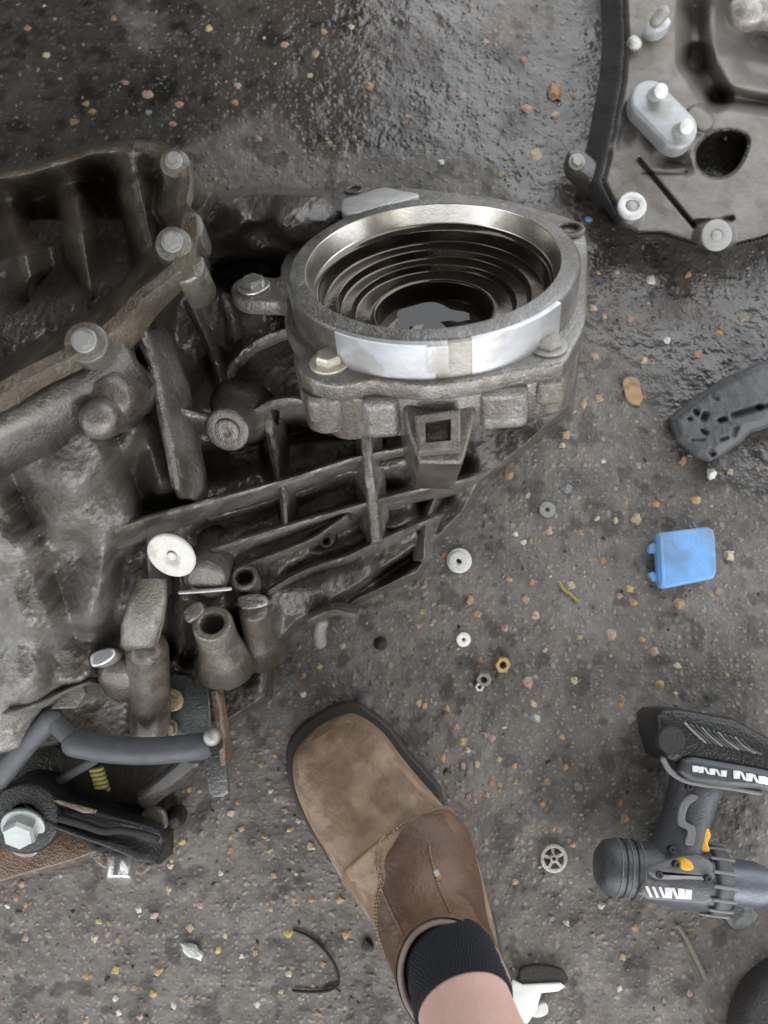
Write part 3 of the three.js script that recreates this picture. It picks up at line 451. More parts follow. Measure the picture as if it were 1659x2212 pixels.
  bs(548, 1312, .098, .0115, 0, .06, mk([0.18, 0.155, 0.13]), V(0, 0.85, -0.5));
  bs(704, 1168, .086, .0055, .003, .02, mid);
  bs(440, 1255, .112, .0165, 0, .05, mk([0.18, 0.165, 0.15]), V(0, 0.8, 0.6));
  mesh('shift_lug', planarUV(loft([[322, 1250, .135, 34], [312, 1300, .132, 44], [302, 1350, .126, 47], [294, 1395, .118, 40], [290, 1410, .112, 20]].map(([u, v, h, w]) => { const o = P(u, v, h), m = w * mpu(u, v, h); return Array.from({ length: 20 }, (_, i) => { const a = i / 20 * 6.283; return o.clone().add(V(Math.cos(a) * m, Math.sin(a) * m * 0.55 - .006, 0)); }); })), .2), mk([0.27, 0.26, 0.225]), gearbox);
  mesh('shift_lug', planarUV(loft([[252, 1415, .10, 30], [245, 1440, .10, 44], [248, 1470, .094, 46], [258, 1500, .085, 40], [265, 1518, .076, 22]].map(([u, v, h, w]) => { const o = P(u, v, h), m = w * mpu(u, v, h); return Array.from({ length: 20 }, (_, i) => { const a = i / 20 * 6.283; return o.clone().add(V(Math.cos(a) * m, Math.sin(a) * m * 0.7 - .01, 0)); }); })), .2), mk([0.21, 0.18, 0.15]), gearbox);
  mesh('shift_shaft', tube([P(318, 1405, .10), P(322, 1480, .075), P(326, 1590, .045)], .0155, 20, 18), mk([0.24, 0.205, 0.175]), gearbox);
  mesh('machined_face', slab([[195, 1415], [240, 1400], [248, 1412], [232, 1430], [198, 1440]], .118, .02, .002, true), M.machined, gearbox);
  mesh('plate', slab([[138, 1492], [178, 1478], [184, 1498], [165, 1530], [108, 1532]], .088, .006, .001), mk([0.34, 0.33, 0.29]), gearbox);
  for (const q of [[[395, 1320], [430, 1300], [440, 1320], [405, 1345]]]) mesh('lug', slab(q, .115, .02, .002, true), M.castPale, gearbox);
  mesh('lug', slab([[513, 1290], [570, 1285], [578, 1305], [520, 1315]], .102, .015, .003, true), M.castPale, gearbox);
  mesh('gasket_edge', tube([P(388, 1280, .112), P(440, 1277, .112), P(497, 1272, .11)], .0016, 10, 6), M.machined, gearbox);
  mesh('gasket_edge', tube([P(312, 1280, .112), P(345, 1278, .112)], .0016, 8, 6), M.machined, gearbox);
  // white plastic plug
  const plug = mesh('plastic_cap', planarUV(lathe([[.0035, -.002], [.0045, -.0015], [.0065, .0012], [.0085, .0014], [.0160, .0006], [.0172, -.0004], [.0172, -.0022], [.016, -.004], [.005, -.005], [.005, -.010], [0, -.010]], P(369, 1202, .150), V(-0.2, 0.7, 0.68), 44), .1), M.plasticWhite, gearbox);
  mesh('cap_pin', planarUV(lathe([[0, .0002], [.0028, 0], [.0034, -.001], [.0034, -.01]], P(371, 1203, .1485), V(-0.2, 0.7, 0.68), 20), .1), M.plasticWhite, plug);
  plug.userData.label = 'round cream plastic cap with a dimpled centre';

  // ----- selector linkage and bracket at the foot of the casing
  const link = mesh('selector_rod', tube([P(163, 1606, .082), P(230, 1618, .083), P(330, 1622, .082), P(435, 1612, .08)], .0098, 30, 18), M.hose, gearbox);
  mesh('rod_end', tube([P(440, 1612, .08), P(462, 1606, .08)], .0068, 8, 14), M.black, link);
  mesh('rod_end', planarUV(new THREE.SphereGeometry(.0065, 18, 12).translate(...P(458, 1592, .087).toArray()), .1), M.boltDull, link);
  mesh('bracket', slab([[372, 1455], [440, 1462], [452, 1500], [455, 1575], [450, 1590], [365, 1590], [352, 1500]], .045, .02, .002), M.teal, gearbox);
  mesh('bracket_nut', hexBolt(P(372, 1512, .05), V(0, 1, 0.3), .0065, .007, 1.4), M.gold, gearbox);
  mesh('bracket_nut', hexBolt(P(366, 1572, .048), V(0, 1, 0.3), .0055, .005, 1.3), mk([0.4, 0.28, 0.18]), gearbox);
  mesh('stay', rib([[464, 1490, .06], [472, 1545, .06], [480, 1600, .06], [484, 1650, .055]], .0045, .004, .01), M.rust, gearbox);
  mesh('strap', slab([[438, 1630], [486, 1628], [494, 1712], [480, 1722], [458, 1722], [450, 1710]], .03, .008, .0015), mk([0.27, 0.29, 0.29]), gearbox);
  mesh('rod', tube([P(0, 1680, .06), P(60, 1605, .07), P(112, 1552, .08)], .0085, 16, 14), M.hose, gearbox);
  mesh('rod', tube([P(122, 1692, .04), P(165, 1665, .048), P(208, 1640, .055)], .0036, 10, 10), M.greyPlastic, gearbox);
  mesh('rod', tube([P(318, 1722, .035), P(360, 1690, .045), P(420, 1640, .06)], .0085, 14, 14), M.castDark, gearbox);
  mesh('spring', (() => { const a = P(208, 1660, .045), b = P(222, 1705, .04), pts = []; for (let i = 0; i <= 60; i++) { const t = i / 60, q = t * 5 * 6.283; pts.push(a.clone().lerp(b, t).add(V(Math.cos(q) * .0042, Math.sin(q) * .0042, 0))); } return tube(pts, .0018, 120, 6); })(), M.yellowPaint, gearbox);
  mesh('knuckle', tube([P(110, 1552, .08), P(150, 1590, .082), P(170, 1605, .082)], .007, 12, 12), M.greyPlastic, gearbox);
  mesh('undertray', slab([[-60, 1600], [60, 1580], [170, 1620], [440, 1630], [400, 1690], [320, 1735], [200, 1740], [100, 1710], [-60, 1760]], .02, .018, .004, true), mk([0.09, 0.088, 0.08]), gearbox);
  mesh('drain_stud', tube([P(695, 1345, .03), P(690, 1365, .022), P(692, 1388, .012)], .0055, 8, 12), M.boltDull, gearbox);
}

// ---------------------------------------------------------------- rubber mount at the lower left
{
  const t = thing('rubber_mount', 'black rubber mount on a rusty plate with two bolts, at the foot of the gearbox', 'engine mount');
  mesh('plate', slab([[-80, 1800], [20, 1765], [110, 1775], [170, 1812], [215, 1838], [150, 1862], [0, 1905], [-80, 1920]], .026, .008, .0015), M.rust, t);
  const body = (() => {
    const st = [[20, 1690, 1700, .05], [60, 1700, 1745, .056], [118, 1722, 1790, .056], [160, 1735, 1806, .056], [205, 1748, 1822, .055], [250, 1762, 1838, .054], [300, 1775, 1862, .05], [345, 1790, 1868, .044]];
    const rings = st.map(([u, v0, v1, h]) => Array.from({ length: 24 }, (_, i) => { const a = i / 24 * 6.283, k = (1 - Math.cos(a)) / 2; const c = P(u, lerp(v0, v1, k), h), low = Math.sin(a) < 0; c.y = low ? 0.004 : h + 0.005 * Math.sin(a * 3) * Math.sin(a); return c; }));
    return planarUV(loft(rings), .2);
  })();
  mesh('rubber_block', body, M.black, t);
  mesh('rubber_ridge', tube([[130, 1768, .060], [180, 1782, .061], [225, 1796, .060], [262, 1794, .059], [310, 1802, .056], [338, 1812, .052]].map(p => P(...p)), .0028, 30, 8), M.black, t);
  mesh('rubber_ridge', tube([[128, 1790, .054], [160, 1800, .054], [190, 1818, .052], [205, 1830, .046], [260, 1832, .046], [305, 1848, .046]].map(p => P(...p)), .0026, 30, 8), M.black, t);
  mesh('rubber_collar', planarUV(lathe([[.012, 0], [.024, 0], [.027, -.003], [.028, -.03], [.012, -.03]], P(52, 1770, .058), V(0, 1, 0.2), 36), .2), M.black, t);
  mesh('bolt', hexBolt(P(50, 1786, .058), V(0.05, 0.85, 0.55), .0125, .011, 1.3), plain([0.42, 0.45, 0.44], .45, .4), t).userData.label = 'large pale hex bolt head';
  mesh('spacer', planarUV(lathe([[0, .004], [.010, .004], [.0115, .003], [.0115, -.012], [0, -.012]], P(55, 1822, .04), V(0, 0.8, 0.6), 28), .2), mk([0.5, 0.47, 0.4]), t);
  mesh('ear', slab([[190, 1835], [240, 1838], [290, 1848], [325, 1870], [310, 1888], [270, 1890], [215, 1872]], .024, .01, .002, true), mk([0.3, 0.26, 0.22]), t);
  mesh('bolt', planarUV(lathe([[0, .014], [.0085, .014], [.0105, .012], [.0115, 0], [.0115, -.01], [0, -.01]], P(265, 1862, .034), V(0.03, 0.5, 0.86), 32), .2), M.bolt, t).userData.label = 'bright round bolt end';
  mesh('strip', slab([[113, 1730], [125, 1728], [208, 1750], [205, 1757], [180, 1757]], .063, .003, .0008), mk([0.42, 0.37, 0.3]), t);
  mesh('tab', slab([[300, 1768], [322, 1742], [352, 1752], [358, 1788], [345, 1792]], .030, .008, .002, true), mk([0.3, 0.27, 0.23]), t);
}

// ---------------------------------------------------------------- second casting at the upper right
{
  const t = thing('casting', 'pale grey cast aluminium end cover with a silver bridge plate, at the upper right', 'engine part');
  const out = [[1345, -60], [1352, 90], [1345, 180], [1318, 320], [1300, 392], [1325, 445], [1335, 485], [1378, 505], [1430, 506], [1500, 528], [1560, 538], [1650, 515], [1760, 480], [1760, -60]];
  const fe = feats([[1358, 470, 1358, 450, 22, .012, 14], [1543, 512, 1543, 512, 40, .01, 12], [1380, 345, 1500, 490, 3.5, -.010, 3.5], [1500, 482, 1580, 472, 5, -.006, 4], [1390, 372, 1480, 372, 3, -.004, 4],
    [1500, 20, 1502, 130, 26, -.03, 22], [1502, 130, 1545, 205, 24, -.028, 20], [1545, 205, 1660, 225, 16, -.02, 16], [1600, 40, 1680, 60, 60, -.03, 30], [1640, 130, 1700, 150, 50, -.02, 30], [1450, 330, 1420, 290, 18, -.012, 26], [1440, 345, 1480, 355, 14, -.012, 22], [1360, 250, 1340, 300, 16, -.010, 20], [1520, 262, 1505, 250, 22, .006, 5]]);
  const sm = (l) => new THREE.CatmullRomCurve3(l.map(p => V(p[0], p[1], 0)), true, 'centripetal').getPoints(60).slice(0, -1).map(p => [p.x, p.y]);
  const hole = sm([[1502, 330], [1520, 300], [1545, 285], [1590, 284], [1614, 300], [1606, 340], [1585, 370], [1560, 382], [1530, 380], [1508, 362]]);
  const H = (u, v) => {
    const d = polySD(out, u, v); if (d > 130) return -.03;
    let h = .038 + .012 * sstep(1660, 1400, u) * sstep(520, 200, v) + fe(u, v) + .003 * (fbm(u / 60, v / 60, 3) - 0.5);
    h -= .006 * sstep(-14, 0, d) ** 2;
    if (d > 0) h = .038;
    const left = sstep(480, 400, v) * sstep(1400, 1340, u), wdt = lerp(14, 95, left);
    if (d > 0) h = lerp(h, -.03, sstep(0, 1, d / wdt));
    const q = polySD(hole, u, v); return q < 0 ? lerp(h, -.03, sstep(0, 5, -q)) : h - .004 * sstep(8, 0, q);
  };
  const C = (u, v, h) => { const d = polySD(out, u, v), n = fbm(u / 35, v / 35, 5) - 0.5, s = sstep(-10, 4, d + n * 12), br = sstep(0.0, 0.15, n + 0.1 * sstep(260, 150, v)); let c = [0.185, 0.176, 0.163].map((a, i) => lerp(a, [0.165, 0.149, 0.131][i], br)); const pit = sstep(1490, 1530, u + n * 60) * sstep(240, 180, v + n * 60); c = c.map((a, i) => lerp(a, [0.20, 0.185, 0.17][i], pit)); return c.map((a, i) => lerp(a, [0.08, 0.08, 0.08][i], s)); };  // outer sides go near black: their shade is put into the vertex colour
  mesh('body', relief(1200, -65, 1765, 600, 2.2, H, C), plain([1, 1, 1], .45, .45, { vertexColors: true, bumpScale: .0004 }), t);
  const plateM = plain([0.40, 0.41, 0.42], 0.5, 0.5, { bumpScale: 0.0001 });
  const capsule = (a, b, r, n = 14) => { const an = Math.atan2(b[1] - a[1], b[0] - a[0]), o = []; for (let i = 0; i <= n; i++) { const q = an + Math.PI / 2 + Math.PI * i / n; o.push([a[0] + r * Math.cos(q), a[1] + r * Math.sin(q)]); } for (let i = 0; i <= n; i++) { const q = an - Math.PI / 2 + Math.PI * i / n; o.push([b[0] + r * Math.cos(q), b[1] + r * Math.sin(q)]); } return o; };
  const plate = mesh('bridge_plate', slab(capsule([1404, 212], [1466, 276], 42), .064, .016, .003), plateM, t); plate.userData.label = 'silver rounded bridge plate with two studs';
  for (const [u, v] of [[1413, 205], [1467, 281]]) {
    const pr = [[0, .016]]; for (let i = 0; i < 9; i++) { const y = .015 - i * .0018; pr.push([.0058, y], [.0066, y - .0009]); } pr.push([.006, -.002], [0, -.002]);
    mesh('stud', planarUV(lathe(pr, P(u, v, .064), V(0.1, 0.85, 0.45), 22), .05), M.steelWhite, plate);
  }
  const white = plain([0.66, 0.66, 0.65], 0.4, 0.4);
  mesh('washer_seat', ringGeo(P(1363, 449, .054), V(-0.05, 1, 0.1), .0128, .0052, .005), white, t);
  mesh('boss_core', planarUV(lathe([[0, 0], [.0052, 0], [.0052, .003], [0, .003]], P(1363, 449, .0555), V(0, 1, 0.1), 20), .05), M.boltDull, t);
  mesh('washer_seat', ringGeo(P(1545, 510, .054), V(0, 1, 0.3), .0135, .0045, .004), plain([0.42, 0.42, 0.41], 0.5, 0.4), t);
  mesh('boss_core', planarUV(lathe([[0, .004], [.004, .004], [.0055, .002], [.0055, 0], [0, 0]], P(1545, 511, .055), V(0, 1, 0.3), 20), .05), M.boltDull, t);
  const ear = mesh('ear', slab([[1228, 325], [1250, 318], [1290, 345], [1302, 380], [1285, 392], [1245, 372], [1228, 350]], .03, .02, .004, true), mk([0.14, 0.13, 0.125]), t);
  mesh('ear_bolt', hexBolt(P(1246, 350, .031), V(0, 1, 0.2), .006, .005, 1.3), M.boltDull, ear);
  mesh('stud', tube([P(1418, 45, .067), P(1432, 28, .072)], .006, 6, 12), M.boltDull, t);
  mesh('clip', slab([[1398, 50], [1412, 38], [1440, 30], [1452, 42], [1438, 58], [1412, 62]], .064, .02, .004, true), plain([0.5, 0.52, 0.54], 0.5, 0.3), t);
  mesh('dowel', tube([P(1368, 92, .052), P(1372, 97, .057)], .006, 4, 12), M.bolt, t);
  mesh('dome', planarUV(new THREE.SphereGeometry(.018, 24, 14).scale(1, .7, 1).translate(...P(1612, 28, .057).toArray()), .2), mk([0.5, 0.48, 0.45]), t);
  mesh('dome', planarUV(new THREE.SphereGeometry(.02, 24, 14).scale(1, .7, 1).translate(...P(1652, 15, .057).toArray()), .2), mk([0.55, 0.53, 0.48]), t);
}

// ---------------------------------------------------------------- dark plastic cover at the right edge
{
  const out = [[1446, 905], [1482, 876], [1560, 822], [1640, 788], [1760, 755], [1760, 890], [1690, 905], [1640, 925], [1618, 930], [1600, 950], [1560, 978], [1532, 994], [1505, 986], [1462, 950]];
  const pits = feats([[1503, 888, 1506, 893, 5, -.006, 4], [1523, 896, 1520, 904, 6, -.007, 5], [1490, 905, 1490, 905, 4, -.005, 4], [1548, 862, 1540, 858, 4, -.003, 4], [1565, 905, 1556, 908, 5, -.006, 4], [1518, 930, 1524, 935, 4, -.005, 4], [1535, 975, 1540, 980, 5, -.006, 4], [1584, 940, 1590, 925, 5, -.004, 5], [1585, 897, 1640, 880, 6, -.007, 6], [1640, 880, 1700, 870, 5, -.007, 6], [1495, 950, 1520, 950, 3, -.003, 4], [1558, 950, 1570, 945, 4, -.004, 4]]);
  const H = (u, v) => { const d = polySD(out, u, v); if (d > 20) return -.03; const h = .022 + .014 * sstep(1450, 1660, u) + pits(u, v) - .006 * sstep(-26, 0, d) ** 2 + .0012 * (fbm(u / 14, v / 14, 3) - .5); return lerp(h, -.03, sstep(-1, 11, d)); };
  const m = mesh('plastic_cover', relief(1425, 730, 1765, 1015, 2.6, H), M.greyPlastic, scene); tag(m, 'dark grey curved plastic cover with small pits at the right edge', 'plastic cover');
}

// ---------------------------------------------------------------- blue clip
{
  const c = mesh('plastic_clip', merge(slab([[1420, 1153], [1432, 1149], [1528, 1137], [1542, 1143], [1546, 1160], [1549, 1235], [1543, 1249], [1440, 1270], [1428, 1266], [1424, 1250]], .016, .012, .0025)), M.blue, scene);
  tag(c, 'bright blue dirt-stained plastic tab with two small lugs', 'plastic tab');
  mesh('lug', slab([[1404, 1176], [1412, 1172], [1426, 1175], [1426, 1192], [1408, 1194], [1402, 1188]], .012, .008, .0015), M.blue, c);
  mesh('lug', slab([[1402, 1238], [1412, 1234], [1428, 1244], [1428, 1258], [1410, 1254]], .010, .007, .0015), M.blue, c);
  mesh('ridge', slab([[1424, 1160], [1432, 1158], [1438, 1258], [1430, 1260]], .0175, .004, .0012), M.blue, c);
}

// ---------------------------------------------------------------- washers, nuts and small litter
function flat(u, v, h, dx = 0, dz = 0) { const p = G(u, v); p.y += h; return [p, V(dx, 1, dz)]; }
{
  const px = mpu(990, 1212, 0);
  let [o, d] = flat(991, 1212, .0012, .05, .03); const w = tag(mesh('washer', ringGeo(o, d, 27 * px, 6.2 * px, .003), M.steelWhite, scene), 'largest bright steel washer with a small hole, beside the gearbox foot', 'washer');
  mesh('washer_lip', ringGeo(o.clone().add(V(-.0008, .0028, .0012)), d, 21 * px, 6.6 * px, .002), M.steelWhite, w);
  [o, d] = flat(1182, 1101, .0005, -.05, .02); tag(mesh('washer', ringGeo(o, d, 17.5 * px, 5 * px, .0018), plain([0.34, 0.35, 0.34], 0.6, 0.4), scene), 'dull grey washer lying between the gearbox and the blue plastic tab', 'washer');
  [o, d] = flat(1000, 1381, .0008, .1, .25); tag(mesh('washer', ringGeo(o, d, 15.5 * px, 3.4 * px, .0022), M.steelWhite, scene), 'smallest bright washer, tilted and half sunk in the dirt', 'washer');
  // perforated disc by the drill
  [o, d] = flat(1195, 1853, .0012, .05, .05); const disc = tag(new THREE.Group(), 'pale dirty slotted disc like a small wheel, between the boot and the drill', 'disc'); disc.name = numbered('slotted_disc'); scene.add(disc); disc.position.copy(o);
  const R = 27.5 * px;
  mesh('rim', ringGeo(V(0, 0, 0), d, R, R * .72, .0026), M.dirtyWhite, disc); mesh('hub', ringGeo(V(0, 0, 0), d, R * .3, R * .12, .0028), M.dirtyWhite, disc);
  for (let i = 0; i < 5; i++) { const a = i * 1.2566 + .4, g = new THREE.BoxGeometry(R * .56, .0016, R * .2).translate(R * .48, .0012, 0).rotateY(a); mesh('spoke', planarUV(g, .1), M.dirtyWhite, disc); }
  // nuts
  [o, d] = flat(1080, 1434, .002, .3, .25); const nut = (r, ri0, t, ri = r * .56) => { const s = new THREE.Shape(Array.from({ length: 6 }, (_, i) => new THREE.Vector2(r * Math.cos(i * 1.0472), r * Math.sin(i * 1.0472)))); const p = new THREE.Path(); p.absarc(0, 0, ri, 0, Math.PI * 2, true); s.holes.push(p); return new THREE.ExtrudeGeometry(s, { depth: t, bevelEnabled: true, bevelThickness: t * .12, bevelSize: t * .12, bevelSegments: 2, curveSegments: 14 }).rotateX(-Math.PI / 2); };
  tag(mesh('nut', planarUV(along(nut(16 * px, 7 * px, .005), o, d), .1), plain([0.40, 0.29, 0.14], .5, .6), scene), 'brassy nut lying next to a grey nut on the tarmac', 'nut');
  [o, d] = flat(1045, 1462, .002, -.2, .5); tag(mesh('nut', planarUV(along(nut(15 * px, 7 * px, .0055), o, d), .1), plain([0.25, 0.245, 0.22], 0.55, 0.5), scene), 'grey greasy nut lying next to a brassy nut on the tarmac', 'nut');
  [o, d] = flat(1034, 1482, .001, .1, .3); tag(mesh('nut', planarUV(along(nut(9 * px, 4 * px, .003), o, d), .1), plain([0.5, 0.56, 0.55], 0.5, 0.4), scene), 'tiny pale nut touching the lower edge of the grey nut', 'nut');
  // rubber plugs
  const plugG = (r, h) => [[0, h], [r * .55, h], [r * .8, h * .85], [r * .95, h * .5], [r, 0], [r * 1.25, -.001], [r * 1.25, -.003], [0, -.003]];
  [o, d] = flat(785, 1519, .004, .05, .25); tag(mesh('rubber_plug', planarUV(lathe(plugG(17 * px, .009), o, d, 28), .1), plain([0.14, 0.13, 0.13], 0.6, 0), scene), 'dull grey domed plug just off the toe of the boot', 'plug');
  [o, d] = flat(384, 1762, .004, .05, .3); tag(mesh('rubber_plug', planarUV(lathe(plugG(17 * px, .012), o, d, 28), .1), M.black, scene), 'shiny black domed plug beside the rubber mount', 'plug');
  [o, d] = flat(823, 1392, .001, .2, .3); tag(mesh('rubber_plug', planarUV(lathe(plugG(12 * px, .006), o, d, 24), .1), M.blackMatt, scene), 'small dark plug below the gearbox foot above the boot', 'plug');
  // flakes, stones, twigs, wire
  const stone = (name, label, cat, u, v, sx, sy, sz, rot, mat, k) => { const p = G(u, v), m = mesh(name, pebbleGeos[k], mat, scene); m.position.copy(p); m.position.y += sy * .35; m.scale.set(sx * px, sy, sz * px); m.rotation.y = rot; return tag(m, label, cat); };
  stone('stone', 'white elongated stone on the open tarmac at the lower left', 'stone', 418, 2051, 30, .006, 12, -.5, PM.w[2], 1);
  stone('stone', 'pale rounded white stone below the dark plastic cover', 'stone', 1532, 1026, 13, .009, 12, .3, PM.w[2], 3);
  stone('stone', 'large orange brick fragment near the dark side of the second casting', 'stone', 1197, 202, 20, .008, 26, .2, PM.o[1], 5);
  stone('stone', 'broad grey stone with a tan spot to the lower right of the drill', 'stone', 1600, 1975, 34, .008, 26, .5, PM.g[0], 4);
  const leaf = (() => { const s = new THREE.Shape(); s.moveTo(0, -.5); s.bezierCurveTo(.32, -.35, .22, -.1, .3, .1); s.bezierCurveTo(.4, .3, .2, .5, 0, .5); s.bezierCurveTo(-.3, .45, -.2, .15, -.26, 0); s.bezierCurveTo(-.34, -.2, -.2, -.4, 0, -.5); return new THREE.ExtrudeGeometry(s, { depth: .06, bevelEnabled: true, bevelThickness: .03, bevelSize: .03, bevelSegments: 2 }).rotateX(-Math.PI / 2); })();
  { const m = mesh('rust_flake', planarUV(leaf.clone(), 2), PM.o[2], scene); m.position.copy(G(1364, 848)); m.position.y += .001; m.scale.set(62 * px, .022, 66 * px); m.rotation.set(.05, .35, .08); tag(m, 'long orange flake on the tarmac left of the dark plastic cover', 'flake'); }
  tag(mesh('twig', tube([[1208, 1258], [1215, 1272], [1232, 1285], [1247, 1300]].map(([u, v]) => G(u, v).add(V(0, .002, 0))), .0012, 14, 6), plain([0.45, 0.36, 0.10], .7, 0), scene), 'thin yellow twig on the tarmac left of the blue plastic tab', 'twig');
  tag(mesh('twig', tube([[1463, 1998], [1478, 2022], [1498, 2062], [1522, 2112]].map(([u, v]) => G(u, v).add(V(0, .003, 0))), .0018, 14, 7), plain([0.24, 0.22, 0.17], .7, 0), scene), 'straight grey-brown twig lying below the drill', 'twig');
  tag(mesh('wire', tube([[636, 2006], [668, 2020], [704, 2052], [726, 2088], [732, 2122], [716, 2136], [680, 2141], [634, 2138]].map(([u, v]) => G(u, v).add(V(0, .0018, 0))), .0011, 60, 6), M.blackMatt, scene), 'thin black bent wire on the tarmac left of the sock', 'wire');
  tag(mesh('hose_clip', tube([[700, 2136], [718, 2128], [735, 2140]].map(([u, v]) => G(u, v).add(V(0, .002, 0))), .0008, 12, 6), M.blackMatt, scene), 'short black offcut crossing the end of the bent wire', 'wire');
  stone('metal_scrap', 'dark shard with a bright edge left of the boot collar', 'scrap', 795, 2040, 16, .006, 12, .4, PM.d[1], 6);
  stone('blue_chip', 'tiny bright blue chip above the right side of the gearbox bore', 'chip', 1270, 477, 13, .004, 6, -.3, M.blue, 2);
}
{ // white torn scrap by the leg and the dark lid beside it
  const s = mesh('paper_scrap', slab([[1108, 2118], [1130, 2128], [1166, 2126], [1212, 2124], [1222, 2132], [1206, 2142], [1170, 2146], [1158, 2185], [1140, 2212], [1090, 2212]], .010, .003, .0008), plain([0.8, 0.8, 0.78], .7, 0), scene);
  tag(s, 'crumpled white plastic scrap showing behind the bare leg', 'scrap');
  mesh('torn_corner', slab([[1160, 2175], [1180, 2168], [1184, 2188], [1168, 2198], [1150, 2196]], .009, .004, .001, true), plain([0.7, 0.7, 0.68], .7, 0), s);
  tag(mesh('rubber_lid', slab([[1125, 2095], [1150, 2086], [1190, 2088], [1220, 2100], [1228, 2122], [1210, 2128], [1160, 2130], [1125, 2126]], .008, .006, .001, true), M.blackMatt, scene), 'flat black rubber lid above the white scrap by the leg', 'rubber');
}

tag(mesh('dark_corner_slab', slab([[1600, 2225], [1618, 2170], [1650, 2120], [1720, 2080], [1800, 2100], [1800, 2320], [1600, 2320]], .03, .028, .006, true), M.blackMatt, scene), 'black slab added for the shadow in the bottom right corner', 'rubber');  // dark slab stands in for shade at the lower right corner

// ---------------------------------------------------------------- cordless drill
{
  const t = thing('cordless_drill', 'grey and black cordless drill lying on its side at the right edge', 'drill');
  const bat = mesh('battery', slab([[1418, 1545], [1432, 1532], [1470, 1530], [1590, 1552], [1640, 1580], [1760, 1640], [1760, 1700], [1600, 1668], [1480, 1645], [1462, 1650], [1440, 1640], [1424, 1590]], .062, .055, .006), M.black, t);
  for (let i = 0; i < 11; i++) { const u = 1478 + i * 12, v = 1560 + i * 3.5; mesh('grip_ridge', rib([[u, v, .062], [u + 22, v + 22, .0625], [u + 46, v + 44 - i, .062]], .0012, .0016, .002, V(0, 1, 0), 6), i % 3 ? M.greyPlastic : plain([0.3, 0.3, 0.3], .45, 0), bat); }
  mesh('battery_hub', planarUV(lathe([[0, .0012], [.009, .0012], [.0105, .0004], [.0105, -.01], [0, -.01]], P(1450, 1598, .062), V(0, 1, 0.1), 28), .1), M.blackMatt, bat);
  const foot = mesh('battery_foot', slab([[1478, 1642], [1500, 1636], [1640, 1660], [1760, 1690], [1760, 1745], [1640, 1705], [1560, 1700], [1490, 1686], [1470, 1668]], .066, .05, .004), M.slate, t);
  mesh('foot_lip', tube([[1432, 1640, .058], [1446, 1664, .058], [1476, 1684, .058], [1520, 1694, .058], [1570, 1700, .058], [1640, 1712, .058]].map(p => P(...p)), .0022, 30, 10), plain([0.24, 0.24, 0.235], .5, 0), foot);
  // worn white lettering on the foot: blurred strokes only, as raised print
  const ink = plain([0.8, 0.8, 0.8], .6, 0), r = rng(5);
  const letters = (u0, v0, u1, v1, h, n, ht, par, w = 1) => { for (let i = 0; i < n; i++) { const k = (i + .5) / n, u = lerp(u0, u1, k), v = lerp(v0, v1, k), a = (u1 - u0) / n * .36 * w, s = r() < .5; mesh('letter', slab(s ? [[u - a, v - ht], [u - a * .2, v - ht], [u + a, v + ht], [u + a * .2, v + ht]] : [[u - a, v - ht], [u + a, v - ht * .9], [u + a * .8, v + ht], [u - a * .9, v + ht * .9]], h, .0008, .0002), ink, par); } };
  letters(1496, 1660, 1570, 1672, .0668, 6, 7, foot, 1.5); letters(1585, 1672, 1680, 1692, .0668, 7, 9, foot, 1.6);
  // grip and body
  const oval = (u, v, h, w, dpt, ax) => { const o = P(u, v, h), m = w * mpu(u, v, h), s = ax.clone().cross(V(0, 1, 0)).normalize(); return Array.from({ length: 28 }, (_, i) => { const a = i / 28 * 6.283; return o.clone().addScaledVector(s, Math.cos(a) * m).add(V(0, Math.sin(a) * dpt, 0)); }); };
  const ax = P(1510, 1660, .04).sub(P(1450, 1880, .04)).normalize();
  mesh('handle', planarUV(loft([oval(1515, 1670, .04, 62, .02, ax), oval(1498, 1710, .038, 52, .019, ax), oval(1484, 1760, .037, 50, .0185, ax), oval(1470, 1810, .037, 52, .019, ax), oval(1458, 1850, .037, 60, .02, ax), oval(1450, 1885, .037, 68, .02, ax)]), .2), M.slate, t);
  mesh('grip_panel', slab([[1492, 1716], [1510, 1722], [1488, 1742], [1482, 1774], [1502, 1787], [1497, 1826], [1480, 1824], [1485, 1794], [1466, 1782], [1471, 1736]], .0578, .003, .0008, true), plain([0.17, 0.175, 0.18], .55, 0), t);
  const a0 = P(1292, 1868, .036), a1 = P(1560, 1902, .036), ad = a1.clone().sub(a0).normalize(), L = a1.distanceTo(a0);
  const body = mesh('body', planarUV(lathe([[0, -.002], [.012, -.001], [.0185, .004], [.0205, .012], [.0205, .03], [.022, L * .45], [.0235, L * .6], [.0235, L * .86], [.021, L * .95], [.018, L], [0, L]], a0, ad, 36), .2), M.slate, t);
  for (let i = 0; i < 5; i++) mesh('vent', planarUV(lathe([[.0195, 0], [.0212, .0004], [.0212, .0014], [.0195, .0018]], a0.clone().addScaledVector(ad, .012 + i * .0042), ad, 28), .1), i % 2 ? M.black : plain([0.16, 0.165, 0.17], .45, 0), body);
  const collar = mesh('clutch_collar', planarUV(lathe([[.0, L * .86], [.0245, L * .86], [.0255, L * .9], [.0245, L * .99], [0, L * .99]], a0, ad, 32), .1), M.greyPlastic, t);
  for (let i = 0; i < 16; i++) { const q = i / 16 * 6.283, e = V(0, 1, 0), s = ad.clone().cross(e).normalize(), dd = e.clone().multiplyScalar(Math.cos(q)).addScaledVector(s, Math.sin(q)); const p = a0.clone().addScaledVector(ad, L * .92).addScaledVector(dd, .0252); mesh('knurl', tube([p.clone().addScaledVector(ad, -.008), p.clone().addScaledVector(ad, .008)], .0013, 3, 6), plain([0.28, 0.28, 0.28], .45, 0), collar); }
